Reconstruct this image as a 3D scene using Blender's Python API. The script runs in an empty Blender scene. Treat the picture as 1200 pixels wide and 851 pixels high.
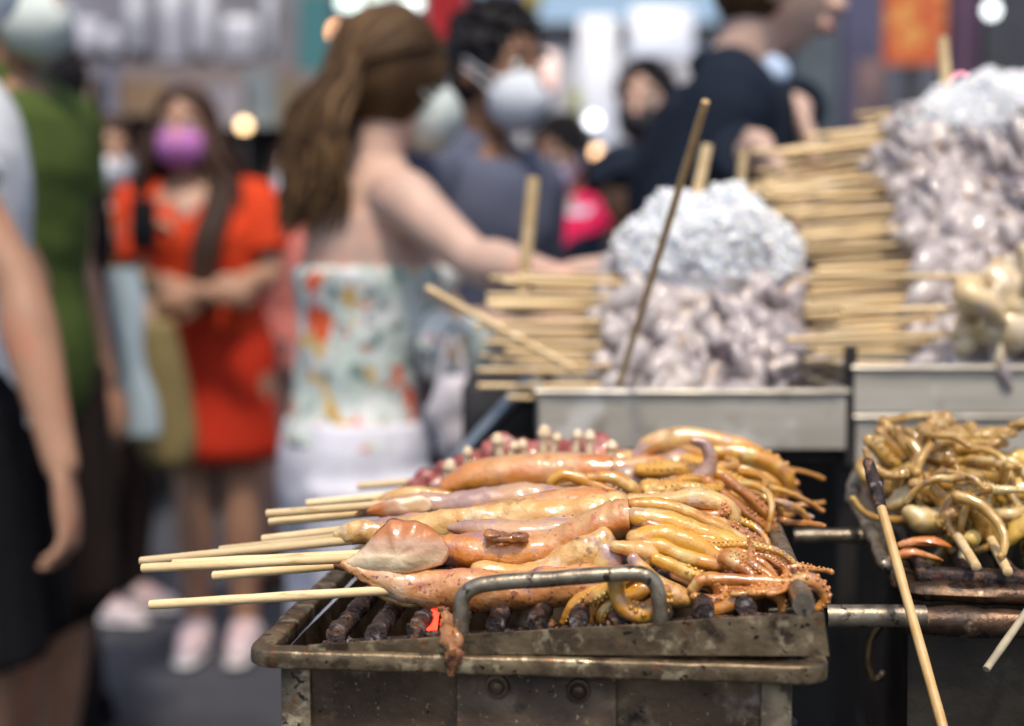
import bpy, math, random
from mathutils import Vector as V, Matrix, noise as mnoise
R = math.radians
sc = bpy.context.scene
COL = sc.collection
PI = math.pi

# ------------------------------------------------------------------ camera
CZ = 1.2
FPX = 1667.0
PITCH = math.atan((425.5 - 305) / FPX)
cam = bpy.data.cameras.new('camera'); camo = bpy.data.objects.new('camera', cam); COL.objects.link(camo)
camo.location = (0, 0, CZ); camo.rotation_euler = (PI / 2 - PITCH, 0, 0)
cam.sensor_width = 36; cam.lens = 36 * FPX / 1200
cam.clip_start = 0.05; cam.clip_end = 500
cam.dof.use_dof = True; cam.dof.focus_distance = 0.895
cam.dof.aperture_fstop = 3.05; cam.dof.aperture_blades = 0
sc.camera = camo

def at(px, py, Y):
    """Point on the sight line of a photo pixel where world Y is Y."""
    dx = (px - 600) / FPX; dv = (425.5 - py) / FPX
    d = V((dx, math.cos(PITCH) + dv * math.sin(PITCH), -math.sin(PITCH) + dv * math.cos(PITCH)))
    return V((0, 0, CZ)) + d * (Y / d.y)

# ------------------------------------------------------------------ light
SUN_EL, SUN_AZ = 63, 174       # degrees; azimuth the light comes from
w = bpy.data.worlds.new('World'); sc.world = w; w.use_nodes = True
nt = w.node_tree; bg = nt.nodes['Background']
sky = nt.nodes.new('ShaderNodeTexSky'); sky.sky_type = 'NISHITA'; sky.sun_disc = False
sky.sun_elevation = R(SUN_EL); sky.sun_rotation = R(SUN_AZ); sky.air_density = 1.0; sky.dust_density = 3.0; sky.ozone_density = 1.0
nt.links.new(sky.outputs[0], bg.inputs[0]); bg.inputs[1].default_value = 0.125
sun = bpy.data.lights.new('sun', 'SUN'); sun.energy = 2.2; sun.angle = R(6); sun.color = (1, .87, .70)
suno = bpy.data.objects.new('sun', sun); COL.objects.link(suno)
sd = V((math.sin(R(SUN_AZ)) * math.cos(R(SUN_EL)), math.cos(R(SUN_AZ)) * math.cos(R(SUN_EL)), math.sin(R(SUN_EL))))
suno.rotation_euler = sd.to_track_quat('Z', 'Y').to_euler()
vs = sc.view_settings; vs.view_transform = 'Standard'; vs.look = 'None'; vs.gamma = 1; vs.exposure = 0.52
vs.use_curve_mapping = False
sc.render.engine = 'CYCLES'
cy = sc.cycles
cy.use_denoising = True
try: cy.denoiser = 'OPENIMAGEDENOISE'
except Exception: pass
cy.max_bounces = 6; cy.diffuse_bounces = 3; cy.glossy_bounces = 3; cy.transmission_bounces = 5; cy.transparent_max_bounces = 6
cy.sample_clamp_indirect = 6; cy.caustics_reflective = False; cy.caustics_refractive = False

# ------------------------------------------------------------------ materials
def srgb(r, g, b):
    f = lambda c: (c / 12.92 if c <= .04045 else ((c + .055) / 1.055) ** 2.4)
    return (f(r / 255), f(g / 255), f(b / 255))

_seed = [0.0]
def mat(name, col, col2=None, scale=20, rough=.5, metal=0.0, bump=0.0, bscale=90, sss=0.0, coat=0.0, patches=(), tcols=(),
        emit=None, estr=0.0, trans=0.0, rvar=0.0, stripes=None, sheen=0.0, dist=0.0, ior=1.45, spec=None, cbump=0.0, cscale=45, orand=0.0):
    m = bpy.data.materials.new(name); m.use_nodes = True
    n = m.node_tree.nodes; L = m.node_tree.links; b = n['Principled BSDF']
    tc = n.new('ShaderNodeTexCoord'); co = tc.outputs['Object']
    if dist:
        nn = n.new('ShaderNodeTexNoise'); nn.inputs['Scale'].default_value = scale * .7; L.new(co, nn.inputs['Vector'])
        ad = n.new('ShaderNodeVectorMath'); ad.operation = 'MULTIPLY_ADD'; L.new(nn.outputs['Color'], ad.inputs[0])
        ad.inputs[1].default_value = (dist,) * 3; L.new(co, ad.inputs[2]); co = ad.outputs[0]
    def nz(scale, detail=4, rough=.55, off=None):
        _seed[0] += 7.31
        mp = n.new('ShaderNodeMapping'); mp.inputs['Location'].default_value = (_seed[0], _seed[0] * .7, -_seed[0] * .4)
        if isinstance(scale, tuple): mp.inputs['Scale'].default_value = scale; s = 1.0
        else: s = scale
        t = n.new('ShaderNodeTexNoise'); t.inputs['Scale'].default_value = s; t.inputs['Detail'].default_value = detail; t.inputs['Roughness'].default_value = rough
        L.new(co, mp.inputs['Vector']); L.new(mp.outputs[0], t.inputs['Vector'])
        return t.outputs[0]
    def remap(s, lo, hi):
        r = n.new('ShaderNodeMapRange'); r.interpolation_type = 'SMOOTHSTEP'
        L.new(s, r.inputs['Value']); r.inputs['From Min'].default_value = lo; r.inputs['From Max'].default_value = hi
        return r.outputs[0]
    def mix(f, a, c):
        x = n.new('ShaderNodeMix'); x.data_type = 'RGBA'; L.new(f, x.inputs[0])
        if isinstance(a, tuple): x.inputs[6].default_value = (*a, 1)
        else: L.new(a, x.inputs[6])
        if isinstance(c, tuple): x.inputs[7].default_value = (*c, 1)
        else: L.new(c, x.inputs[7])
        return x.outputs[2]
    c = col
    if col2: c = mix(remap(nz(scale), .36, .64), col, col2)
    if stripes:   # (colour, period, axis)
        sp = n.new('ShaderNodeSeparateXYZ'); L.new(co, sp.inputs[0])
        ma = n.new('ShaderNodeMath'); ma.operation = 'MULTIPLY'; L.new(sp.outputs[stripes[2]], ma.inputs[0]); ma.inputs[1].default_value = 2 * PI / stripes[1]
        si = n.new('ShaderNodeMath'); si.operation = 'SINE'; L.new(ma.outputs[0], si.inputs[0])
        c = mix(remap(si.outputs[0], -.1, .3), c, stripes[0])
    for (pc, ps, lo, hi) in patches: c = mix(remap(nz(ps, 5, .6), lo, hi), c, pc)
    if tcols:
        a = n.new('ShaderNodeAttribute'); a.attribute_name = 't'
        for (pc, lo, hi) in tcols:
            ns = n.new('ShaderNodeMath'); ns.operation = 'MULTIPLY_ADD'; L.new(nz(45), ns.inputs[0]); ns.inputs[1].default_value = .22; ns.inputs[2].default_value = -.11
            sm = n.new('ShaderNodeMath'); sm.operation = 'ADD'; L.new(a.outputs['Fac'], sm.inputs[0]); L.new(ns.outputs[0], sm.inputs[1])
            c = mix(remap(sm.outputs[0], lo, hi), c, pc)
    if orand:
        oi = n.new('ShaderNodeObjectInfo'); mr = n.new('ShaderNodeMapRange'); L.new(oi.outputs['Random'], mr.inputs['Value']); mr.inputs['To Min'].default_value = 1 - orand; mr.inputs['To Max'].default_value = 1 + orand * .35
        hs = n.new('ShaderNodeHueSaturation'); L.new(mr.outputs[0], hs.inputs['Value']); L.new(c, hs.inputs['Color']); c = hs.outputs[0]
    if isinstance(c, tuple): b.inputs['Base Color'].default_value = (*c, 1)
    else: L.new(c, b.inputs['Base Color'])
    b.inputs['Roughness'].default_value = rough; b.inputs['Metallic'].default_value = metal; b.inputs['IOR'].default_value = ior
    if rvar:
        r = n.new('ShaderNodeMapRange'); L.new(nz(scale if isinstance(scale, tuple) else scale * 1.7), r.inputs['Value']); r.inputs['From Min'].default_value = .3; r.inputs['From Max'].default_value = .7
        r.inputs['To Min'].default_value = max(.03, rough - rvar); r.inputs['To Max'].default_value = min(1, rough + rvar); L.new(r.outputs[0], b.inputs['Roughness'])
    if bump:
        bn = n.new('ShaderNodeBump'); bn.inputs['Strength'].default_value = 1; bn.inputs['Distance'].default_value = bump
        L.new(nz(bscale, 6, .6), bn.inputs['Height']); L.new(bn.outputs[0], b.inputs['Normal'])
    if cbump:
        bn = n.new('ShaderNodeBump'); bn.inputs['Strength'].default_value = 1; bn.inputs['Distance'].default_value = cbump
        L.new(nz(cscale, 3, .5), bn.inputs['Height']); L.new(bn.outputs[0], b.inputs['Coat Normal'])
    if spec is not None: b.inputs['Specular IOR Level'].default_value = spec
    if sss:
        b.inputs['Subsurface Weight'].default_value = sss; b.inputs['Subsurface Radius'].default_value = (.8, .55, .28); b.inputs['Subsurface Scale'].default_value = .005
    if coat: b.inputs['Coat Weight'].default_value = coat; b.inputs['Coat Roughness'].default_value = .04; b.inputs['Coat IOR'].default_value = 1.7
    if trans: b.inputs['Transmission Weight'].default_value = trans
    if sheen: b.inputs['Sheen Weight'].default_value = sheen
    if emit: b.inputs['Emission Color'].default_value = (*emit, 1); b.inputs['Emission Strength'].default_value = estr
    return m

# ------------------------------------------------------------------ mesh helper
def frame(tan, up=None):
    t = tan.normalized()
    u = up if up is not None else (V((0, 0, 1)) if abs(t.z) < .9 else V((0, 1, 0)))
    s = t.cross(u)
    if s.length < 1e-6: s = t.orthogonal()
    s.normalize(); n_ = s.cross(t).normalized()
    return s, n_

def spline(pts, rad, sub):
    """Catmull-Rom through points (with radii); returns finer lists."""
    if sub <= 1 or len(pts) < 3: return [V(p) for p in pts], list(rad)
    P = [V(p) for p in pts]; o, q = [], []
    for i in range(len(P) - 1):
        p0 = P[max(i - 1, 0)]; p1 = P[i]; p2 = P[i + 1]; p3 = P[min(i + 2, len(P) - 1)]
        r0 = rad[max(i - 1, 0)]; r1 = rad[i]; r2 = rad[i + 1]; r3 = rad[min(i + 2, len(P) - 1)]
        for k in range(sub):
            t = k / sub; t2 = t * t; t3 = t2 * t
            f = lambda a, b, c, d: .5 * ((2 * b) + (c - a) * t + (2 * a - 5 * b + 4 * c - d) * t2 + (3 * b - a - 3 * c + d) * t3)
            o.append(V((f(p0.x, p1.x, p2.x, p3.x), f(p0.y, p1.y, p2.y, p3.y), f(p0.z, p1.z, p2.z, p3.z)))); q.append(max(f(r0, r1, r2, r3), .0002))
    o.append(P[-1]); q.append(rad[-1])
    return o, q

class MB:
    def __init__(s): s.v = []; s.f = []; s.t = []
    def add(s, verts, faces, t=0.0):
        o = len(s.v); s.v += [V(p) for p in verts]
        s.t += (list(t) if isinstance(t, (list, tuple)) else [t] * len(verts))
        s.f += [tuple(o + i for i in f) for f in faces]
    def box(s, c, d, e1=V((1, 0, 0)), e2=V((0, 1, 0)), e3=V((0, 0, 1)), bev=0.0):
        c = V(c); a, b, h = d[0] / 2, d[1] / 2, d[2] / 2
        if bev <= 0:
            vs_ = [c + e1 * (x * a) + e2 * (y * b) + e3 * (z * h) for z in (-1, 1) for x, y in ((-1, -1), (1, -1), (1, 1), (-1, 1))]
            s.add(vs_, [(3, 2, 1, 0), (4, 5, 6, 7), (0, 1, 5, 4), (1, 2, 6, 5), (2, 3, 7, 6), (3, 0, 4, 7)])
        else:
            rings = []
            for z, ins in ((-h, bev), (-h + bev, 0), (h - bev, 0), (h, bev)):
                r = []
                A, B = a - ins, b - ins; k = bev if ins == 0 else bev * .3
                for x, y in ((-A + k, -B), (A - k, -B), (A, -B + k), (A, B - k), (A - k, B), (-A + k, B), (-A, B - k), (-A, -B + k)):
                    r.append(c + e1 * x + e2 * y + e3 * z)
                rings.append(r)
            s.rings(rings)
    def rings(s, rings, caps=True, t=None, closed=True):
        n = len(rings[0]); vs_ = [p for r in rings for p in r]; fs = []
        for i in range(len(rings) - 1):
            for j in range(n if closed else n - 1):
                k = (j + 1) % n
                fs.append((i * n + j, i * n + k, (i + 1) * n + k, (i + 1) * n + j))
        if caps:
            fs.append(tuple(reversed(range(n)))); fs.append(tuple(range((len(rings) - 1) * n, len(rings) * n)))
        tt = 0.0
        if t is not None: tt = [t[i] for i in range(len(rings)) for _ in range(n)]
        s.add(vs_, fs, tt)
    def tube(s, pts, rad, seg=10, sub=4, cap='round', flat=None, nz=0.0, nf=40, t0=0.0, t1=1.0, up=None, seed=0.0):
        """Round tube along a path; flat=(side, vertical) squashes the section; nz roughens it."""
        if not isinstance(rad, (list, tuple)): rad = [rad] * len(pts)
        P, Q = spline(pts, rad, sub)
        n = len(P); tans = []
        for i in range(n): tans.append((P[min(i + 1, n - 1)] - P[max(i - 1, 0)]).normalized())
        sd_, nn = frame(tans[0], up)
        fr = [(sd_, nn)]
        for i in range(1, n):
            a = tans[i - 1].cross(tans[i]); 
            if a.length > 1e-7:
                m = Matrix.Rotation(tans[i - 1].angle(tans[i]), 3, a.normalized()); sd_ = m @ sd_; nn = m @ nn
            if up is not None: sd_, nn = frame(tans[i], up)
            fr.append((sd_, nn))
        fx, fy = flat if flat else (1, 1)
        seq = []
        if cap == 'round':
            for a in (75, 50, 25): seq.append((P[0] - tans[0] * Q[0] * math.sin(R(a)), Q[0] * math.cos(R(a)), fr[0], 0))
        for i in range(n): seq.append((P[i], Q[i], fr[i], i / (n - 1)))
        if cap == 'round':
            for a in (25, 50, 75): seq.append((P[-1] + tans[-1] * Q[-1] * math.sin(R(a)), Q[-1] * math.cos(R(a)), fr[-1], 1))
        rings = []; ts = []
        for (p, r, (sx, nx), tt) in seq:
            ring = []
            for j in range(seg):
                a = 2 * PI * j / seg; d = sx * (math.cos(a) * fx) + nx * (math.sin(a) * fy)
                q = p + d * r
                if nz: q = q + d * ((mnoise.noise(q * nf + V((seed, 0, 0))) + .3 * mnoise.noise(q * nf * 2.7 + V((0, seed, 0))) + .2 * mnoise.noise(q * nf * 6.5)) * nz)
                ring.append(q)
            rings.append(ring); ts.append(t0 + (t1 - t0) * tt)
        s.rings(rings, caps=(cap != 'open'), t=ts)
        return P, Q, fr
    def ball(s, c, r, seg=12, rg=8, ax=None, nz=0.0, nf=30, t=0.0, seed=0.0):
        c = V(c); rx, ry, rz = r if isinstance(r, (tuple, list)) else (r, r, r)
        e = ax or (V((1, 0, 0)), V((0, 1, 0)), V((0, 0, 1)))
        vs_ = []; fs = []
        def put(d):
            p = c + e[0] * (d.x * rx) + e[1] * (d.y * ry) + e[2] * (d.z * rz)
            if nz: p = p + (p - c).normalized() * mnoise.noise(p * nf + V((seed, seed, 0))) * nz
            vs_.append(p)
        put(V((0, 0, -1)))
        for i in range(1, rg):
            a = -PI / 2 + PI * i / rg
            for j in range(seg):
                b = 2 * PI * j / seg; put(V((math.cos(a) * math.cos(b), math.cos(a) * math.sin(b), math.sin(a))))
        put(V((0, 0, 1)))
        for j in range(seg):
            k = (j + 1) % seg; fs.append((0, 1 + k, 1 + j))
            for i in range(rg - 2):
                fs.append((1 + i * seg + j, 1 + i * seg + k, 1 + (i + 1) * seg + k, 1 + (i + 1) * seg + j))
            fs.append((1 + (rg - 2) * seg + j, 1 + (rg - 2) * seg + k, len(vs_) - 1))
        s.add(vs_, fs, t)
    def build(s, name, m, parent=None, smooth=True, voxel=0, relax=2, edge=None):
        me = bpy.data.meshes.new(name)
        org = parent_origin(parent)
        me.from_pydata([tuple(p - org) for p in s.v], [], s.f); me.update()
        if voxel:
            tmp = bpy.data.objects.new('tmp', me); COL.objects.link(tmp)
            md = tmp.modifiers.new('r', 'REMESH'); md.mode = 'VOXEL'; md.voxel_size = voxel
            if relax: sm = tmp.modifiers.new('s', 'SMOOTH'); sm.factor = .5; sm.iterations = relax
            dg = bpy.context.evaluated_depsgraph_get()
            m2 = bpy.data.meshes.new_from_object(tmp.evaluated_get(dg)); bpy.data.objects.remove(tmp); bpy.data.meshes.remove(me); me = m2; me.name = name
        else:
            at_ = me.attributes.new('t', 'FLOAT', 'POINT'); at_.data.foreach_set('value', s.t)
        if m: me.materials.clear(); me.materials.append(m)
        if smooth:
            me.polygons.foreach_set('use_smooth', [True] * len(me.polygons))
            if smooth != 'all' and not voxel: me.set_sharp_from_angle(angle=R(edge or 50))
        o = bpy.data.objects.new(name, me); COL.objects.link(o)
        if parent: o.parent = parent
        return o

def parent_origin(p):
    o = V((0, 0, 0))
    while p: o = o + p.location; p = p.parent
    return o
def tag(o, label=None, cat=None, group=None, kind=None):
    if label: o['label'] = label
    if cat: o['category'] = cat
    if group: o['group'] = group
    if kind: o['kind'] = kind
    return o
def thing(name, label, cat, loc=(0, 0, 0), group=None):
    o = bpy.data.objects.new(name, None); COL.objects.link(o); o.location = loc; o.empty_display_size = .05
    return tag(o, label, cat, group)
def copy_thing(o, parent=None):
    kids = [c for c in o.children]
    c = o.copy(); COL.objects.link(c)
    if parent: c.parent = parent
    for k in kids: copy_thing(k, c)
    return c
def rnd(a, b): return random.uniform(a, b)
Z = V((0, 0, 1))
# ------------------------------------------------------------------ near brazier, its grate and the food on it
random.seed(5)
M_burnt = mat('burnt_steel', (.25, .19, .115), (.11, .08, .05), 34, .42, .7, .0008, 160, rvar=.16,
              patches=[((.055, .038, .028), 44, .54, .70), ((.44, .36, .23), 62, .54, .66), ((.02, .016, .014), 150, .61, .67), ((.20, .09, .04), 95, .60, .70)])
M_body = mat('sooty_sheet_steel', (.150, .100, .062), (.062, .042, .029), 16, .45, .6, .0006, 180, rvar=.18,
             patches=[((.26, .20, .13), 26, .54, .68), ((.34, .30, .27), 15, .60, .72), ((.030, .022, .018), 50, .58, .74), ((.30, .22, .12), 210, .62, .68), ((.015, .012, .01), 200, .66, .70)])
M_char = mat('charred_iron', (.070, .050, .046), (.018, .014, .014), 60, .45, .35, .0026, 240, rvar=.2,
             patches=[((.22, .12, .075), 80, .54, .64), ((.24, .21, .22), 150, .58, .66), ((.15, .05, .04), 110, .60, .68)])
M_rod = mat('worn_rod_steel', (.34, .30, .225), (.17, .14, .105), 60, .34, .75, .0005, 220, rvar=.12,
            patches=[((.06, .045, .035), 110, .58, .66), ((.25, .15, .05), 70, .62, .72)])
M_bamboo = mat('bamboo_stick', (.70, .50, .25), (.80, .62, .36), (14, 90, 90), .5, bump=.0002, bscale=300, orand=.35, patches=[((.50, .31, .12), (20, 240, 240), .56, .70)])
M_coal = mat('charcoal', (.016, .015, .016), (.05, .048, .05), 60, .85, bump=.002, bscale=120)
M_ember = mat('glowing_ember', (.05, .02, .01), rough=.9, emit=(1, .045, .02), estr=3.0, bump=.001)

SQ_CLEAR = dict(rough=.36, sss=.22, coat=1.0, bump=.0022, bscale=80, rvar=.12, cbump=.0026, cscale=55)
P_DOT = ((.20, .065, .025), 420, .63, .70); P_CHAR = ((.13, .04, .014), 38, .64, .72)
M_sq_orange = mat('grilled_squid_orange', (.62, .25, .045), (.54, .17, .024), 28, **SQ_CLEAR,
                  patches=[((.60, .33, .13), 22, .52, .68), ((.40, .12, .04), 60, .56, .70), ((.36, .20, .20), 26, .60, .69), P_DOT, P_CHAR])
M_sq_pink = mat('grilled_squid_pink', (.62, .315, .125), (.56, .225, .065), 30, **SQ_CLEAR,
                patches=[((.60, .20, .14), 34, .54, .68), ((.62, .42, .26), 26, .53, .64), ((.40, .22, .24), 30, .60, .70), ((.22, .06, .025), 260, .58, .64), ((.30, .09, .03), 60, .60, .70)])
M_sq_violet = mat('grilled_squid_violet', (.56, .33, .16), (.38, .24, .21), 30, **SQ_CLEAR,
                  patches=[((.27, .17, .195), 34, .53, .63), ((.62, .30, .10), 30, .58, .68), P_DOT, P_CHAR])
M_sq_pale = mat('grilled_squid_pale', (.70, .455, .17), (.62, .315, .075), 34, **SQ_CLEAR,
                patches=[((.42, .20, .05), 50, .55, .68), ((.42, .27, .26), 36, .58, .68), ((.66, .53, .34), 40, .56, .66), P_DOT, P_CHAR])
M_fin = mat('squid_fin', (.84, .70, .48), (.74, .56, .34), 60, rough=.3, sss=.3, coat=1.0, bump=.0016, bscale=90, cbump=.004, cscale=55,
            patches=[((.62, .33, .28), 50, .54, .64)], tcols=[((.62, .38, .24), .38, .56), ((.52, .19, .045), .60, .76), ((.10, .03, .015), .92, 1.03)])
M_tent = mat('squid_tentacle', (.68, .37, .04), (.56, .25, .02), 40, rough=.22, sss=.25, coat=1.0, bump=.0014, bscale=110, cbump=.0022, cscale=80,
             tcols=[((.50, .22, .045), .62, .92), ((.30, .11, .03), .95, 1.15)], patches=[((.62, .44, .15), 45, .52, .64), ((.40, .25, .22), 60, .60, .70), ((.44, .19, .04), 70, .56, .66)])
M_tent2 = mat('squid_tentacle_brown', (.54, .22, .032), (.38, .125, .018), 50, rough=.22, sss=.22, coat=1.0, bump=.0014, bscale=120, cbump=.0022, cscale=80,
              tcols=[((.60, .24, .05), .5, .85)], patches=[((.60, .40, .15), 60, .54, .68), ((.35, .20, .18), 80, .60, .74)])
M_head = mat('squid_head', (.52, .33, .22), (.36, .24, .24), 60, rough=.2, sss=.28, coat=.6, bump=.001, bscale=140, patches=[((.64, .42, .14), 50, .52, .66)])
M_dark = mat('mantle_hollow_shade', (.10, .035, .015), (.22, .09, .03), 80, rough=.25, coat=.5)  # dark colour paints the shade inside the mantle; no real hollow is modelled
M_crisp = mat('crisp_brown_flesh', (.20, .075, .03), (.40, .17, .05), 90, rough=.25, coat=.7, bump=.002, bscale=220, patches=[((.06, .02, .01), 120, .58, .68)])

YAW = R(6)
E1 = V((math.cos(YAW), -math.sin(YAW), 0)); E2 = V((math.sin(YAW), math.cos(YAW), 0))
RR = at(957, 776, .79); ZR = RR.z                  # right front corner of the rim
RL = RR - E1 * .323
def bp(u, v, z): p = RL + E1 * u + E2 * v; return V((p.x, p.y, z))
BD = .50                                            # depth of the brazier
LB = .323

def rounded_rect(w_, d_, r, n=5):
    o = []
    for cx, cy_, a0 in ((w_ - r, r, -90), (w_ - r, d_ - r, 0), (r, d_ - r, 90), (r, r, 180)):
        for k in range(n + 1):
            a = R(a0 + 90 * k / n); o.append((cx + r * math.cos(a), cy_ + r * math.sin(a)))
    return o
def loop_tube(mb, pts, r, seg=10, squash=(1, 1), nz=0.0, sq=1.0):
    n = len(pts); rings = []
    for i in range(n):
        tn = (pts[(i + 1) % n] - pts[i - 1]).normalized(); s_ = tn.cross(Z).normalized()
        ring = []
        for j in range(seg):
            a = 2 * PI * j / seg; ca, sa = math.cos(a), math.sin(a); d = s_ * math.copysign(abs(ca) ** sq, ca) * squash[0] + Z * math.copysign(abs(sa) ** sq, sa) * squash[1]
            q = pts[i] + d * r
            if nz: q += d * mnoise.noise(q * 60) * nz
            ring.append(q)
        rings.append(ring)
    rings.append(rings[0]); mb.rings(rings, caps=False)
def densify(pts, step):
    o = []
    for i in range(len(pts)):
        a, b = pts[i], pts[(i + 1) % len(pts)]; k = max(1, int((b - a).length / step))
        o += [a.lerp(b, j / k) for j in range(k)]
    return o

def brazier(name, label, P, L_, D_, ztop, stand_h=True):
    root = thing(name, label, 'charcoal grill', P(L_ / 2, D_ / 2, 0))
    # body: four sheet walls with a floor
    b = MB(); th = .002; ins = .0115; z0, z1 = ztop - .17, ztop - .008
    x0, x1, y0, y1 = ins, L_ - ins - .002, ins, D_ - ins
    def wall(u0, v0, u1, v1):
        n = 16; rows = []
        for i in range(n + 1):
            f = i / n; u = u0 + (u1 - u0) * f; v = v0 + (v1 - v0) * f
            rows.append([P(u, v, z0 + (z1 - z0) * k / 6) + V((mnoise.noise(V((u * 9, v * 9, k))) * .0009, mnoise.noise(V((u * 9, v * 9, k + 5))) * .0012, 0)) for k in range(7)])
        vs_ = [p for r in rows for p in r]; fs = [(i * 7 + k, (i + 1) * 7 + k, (i + 1) * 7 + k + 1, i * 7 + k + 1) for i in range(n) for k in range(6)]
        b.add(vs_, fs)
    wall(x0, y0, x1, y0); wall(x1, y0, x1, y1); wall(x1, y1, x0, y1); wall(x0, y1, x0, y0)
    b.add([P(x0, y0, z0), P(x1, y0, z0), P(x1, y1, z0), P(x0, y1, z0)], [(0, 1, 2, 3)])
    b.build('fire_box', M_body, root)
    rm = MB(); rr = [P(u, v, ztop - .0062) for u, v in rounded_rect(L_, D_, .010)]
    rr = [p for p in densify(rr, .01)]
    loop_tube(rm, rr, .0060, 20, (1.2, .95), .0009, sq=.38)
    rm.build('rolled_rim', M_burnt, root)
    # corner angle strips and the riveted seam plate at the front
    for u in (x0 + .008, x1 - .008):
        s_ = MB(); s_.box(P(u, y0 - .0016, (z0 + z1) / 2 - .002), (.018, .003, z1 - z0 - .004), E1, E2, Z, .0008); s_.build('corner_strip', M_burnt, root)
    pl = MB(); pu = .163; pl.box(P(pu, y0 - .0018, (z0 + z1) / 2 - .003), (.094, .0035, z1 - z0 - .006), E1, E2, Z, .0008)
    plate = pl.build('seam_plate', M_body, root)
    for u, dz in ((-.023, -.021), (.025, -.022), (-.028, -.075), (.03, -.075)):
        r_ = MB(); c = P(pu + u, y0 - .004, ztop - .001 + dz)
        ring = []
        for (rad, h) in ((.0073, .0), (.0070, .0016), (.0050, .0019), (.0040, .0006), (.0032, .0006), (.0030, .0022), (.0012, .0030)):
            ring.append([c + E1 * (math.cos(2 * PI * j / 16) * rad) + Z * (math.sin(2 * PI * j / 16) * rad) - E2 * h for j in range(16)])
        r_.rings(ring); r_.build('rivet', M_body, plate)
    st = MB()
    for u in (.03, L_ - .03):
        for v in (.03, D_ - .03): st.box(P(u, v, (z0 - .002) / 2), (.025, .025, z0 - .002), E1, E2, Z, .002)
    st.box(P(L_ / 2, .03, .3), (L_ - .09, .02, .02), E1, E2, Z); st.box(P(L_ / 2, D_ - .03, .3), (L_ - .09, .02, .02), E1, E2, Z)
    st.build('stand', M_body, root)
    return root
brazier('charcoal_brazier', 'sooty steel charcoal brazier with rolled rim and riveted front plate under the golden squid', bp, LB, BD, ZR)

# charcoal lying in it
cg = 'charcoal lumps in the near brazier'
for i in range(16):
    c = MB(); u = .03 + .018 * i + rnd(-.006, .006); v = .035 + (i % 3) * .028 + rnd(0, .01)
    c.ball(bp(u, v, ZR - .047 + rnd(-.008, .006)), (rnd(.014, .022), rnd(.012, .02), rnd(.012, .018)), 9, 7, nz=.009, nf=70, seed=i)
    o = c.build('charcoal_lump', M_coal, smooth=True, edge=25)
    tag(o, 'black charcoal lump lying under the bars of the near squid grill', 'charcoal', cg)
c = MB(); pe = at(506, 727, .865); c.ball(pe, (.0055, .006, .0085), 9, 7, nz=.004, nf=120, seed=3)
tag(c.build('ember', M_ember, edge=25), 'glowing red ember showing between the bars left of the bent handle', 'ember')
c = MB(); c.ball(at(636, 733, .85), (.008, .006, .004), 9, 7, nz=.004, nf=120, seed=9)
tag(c.build('food_scrap', M_crisp, edge=25), 'small orange brown food scrap lying between two bar ends behind the handle', 'food scrap')

# ---- grate
TR = at(968, 718, .787); TL0 = at(360, 757, .8177)
TILT = math.atan2(TR.z - TL0.z, (V((TR.x - TL0.x, TR.y - TL0.y, 0))).length)
LT = (V((TR.x - TL0.x, TR.y - TL0.y, 0))).length
G1 = V((E1.x * math.cos(TILT), E1.y * math.cos(TILT), math.sin(TILT))); G3 = G1.cross(E2).normalized()
def tp(u, v, h): return TL0 + G1 * u + E2 * v + G3 * h
GD = .48
def trayz(p):
    q = p - TL0; u = q.x * E1.x + q.y * E1.y
    return TL0.z + u * math.tan(TILT) + .006
def av(px, py, v):
    """Point on a photo pixel's sight line at depth v behind the front plate of the grate."""
    a = at(px, py, 1.0) - V((0, 0, CZ)); o = TL0 + E2 * v - V((0, 0, CZ))
    return V((0, 0, CZ)) + a * (o.dot(E2) / a.dot(E2))
def mpp(p): return p.y / FPX

grate = thing('grill_grate', 'blackened iron bar grate tilted on the brazier with a bent rod handle', 'grill grate', tp(LT / 2, GD / 2, 0))
f = MB()
def prism(mb, a, b, c, d, n_):  # four-sided plate with thickness along n_
    mb.add([a, b, c, d, a + n_, b + n_, c + n_, d + n_], [(0, 1, 2, 3), (7, 6, 5, 4), (0, 4, 5, 1), (1, 5, 6, 2), (2, 6, 7, 3), (3, 7, 4, 0)])
fl, fr_ = tp(0, 0, 0), tp(LT, 0, 0)
lo_l = V((fl.x, fl.y, fl.z - .0045)); lo_r = at(972, 769, .787)
n = 14
for i in range(n):
    a0, a1 = i / n, (i + 1) / n
    wob = lambda a: V((0, 0, mnoise.noise(V((a * 7, 3, 1))) * .0011))
    prism(f, lo_l.lerp(lo_r, a0), lo_l.lerp(lo_r, a1), fl.lerp(fr_, a1) + wob(a1), fl.lerp(fr_, a0) + wob(a0), E2 * .0028)
f.build('front_plate', M_burnt, grate)
f = MB(); f.box(tp(LT / 2, .016, -.0060), (LT - .004, .026, .0026), G1, E2, G3, .0006); 
for i in range(110):
    f.ball(tp(rnd(.005, LT - .03), rnd(.006, .026), -.0045), (rnd(.001, .004), rnd(.001, .003), rnd(.001, .0035)), 6, 5, nz=.001, nf=300, seed=i)
f.build('ledge', M_char, grate)
f = MB(); f.box(tp(LT - .016, GD / 2 + .015, -.0050), (.026, GD - .035, .0026), G1, E2, G3, .0006); f.build('side_plate', M_rod, grate)
f = MB(); f.box(tp(LT / 2, GD, -.006), (LT, .004, .024), G1, E2, G3); f.build('rear_plate', M_burnt, grate)
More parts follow.
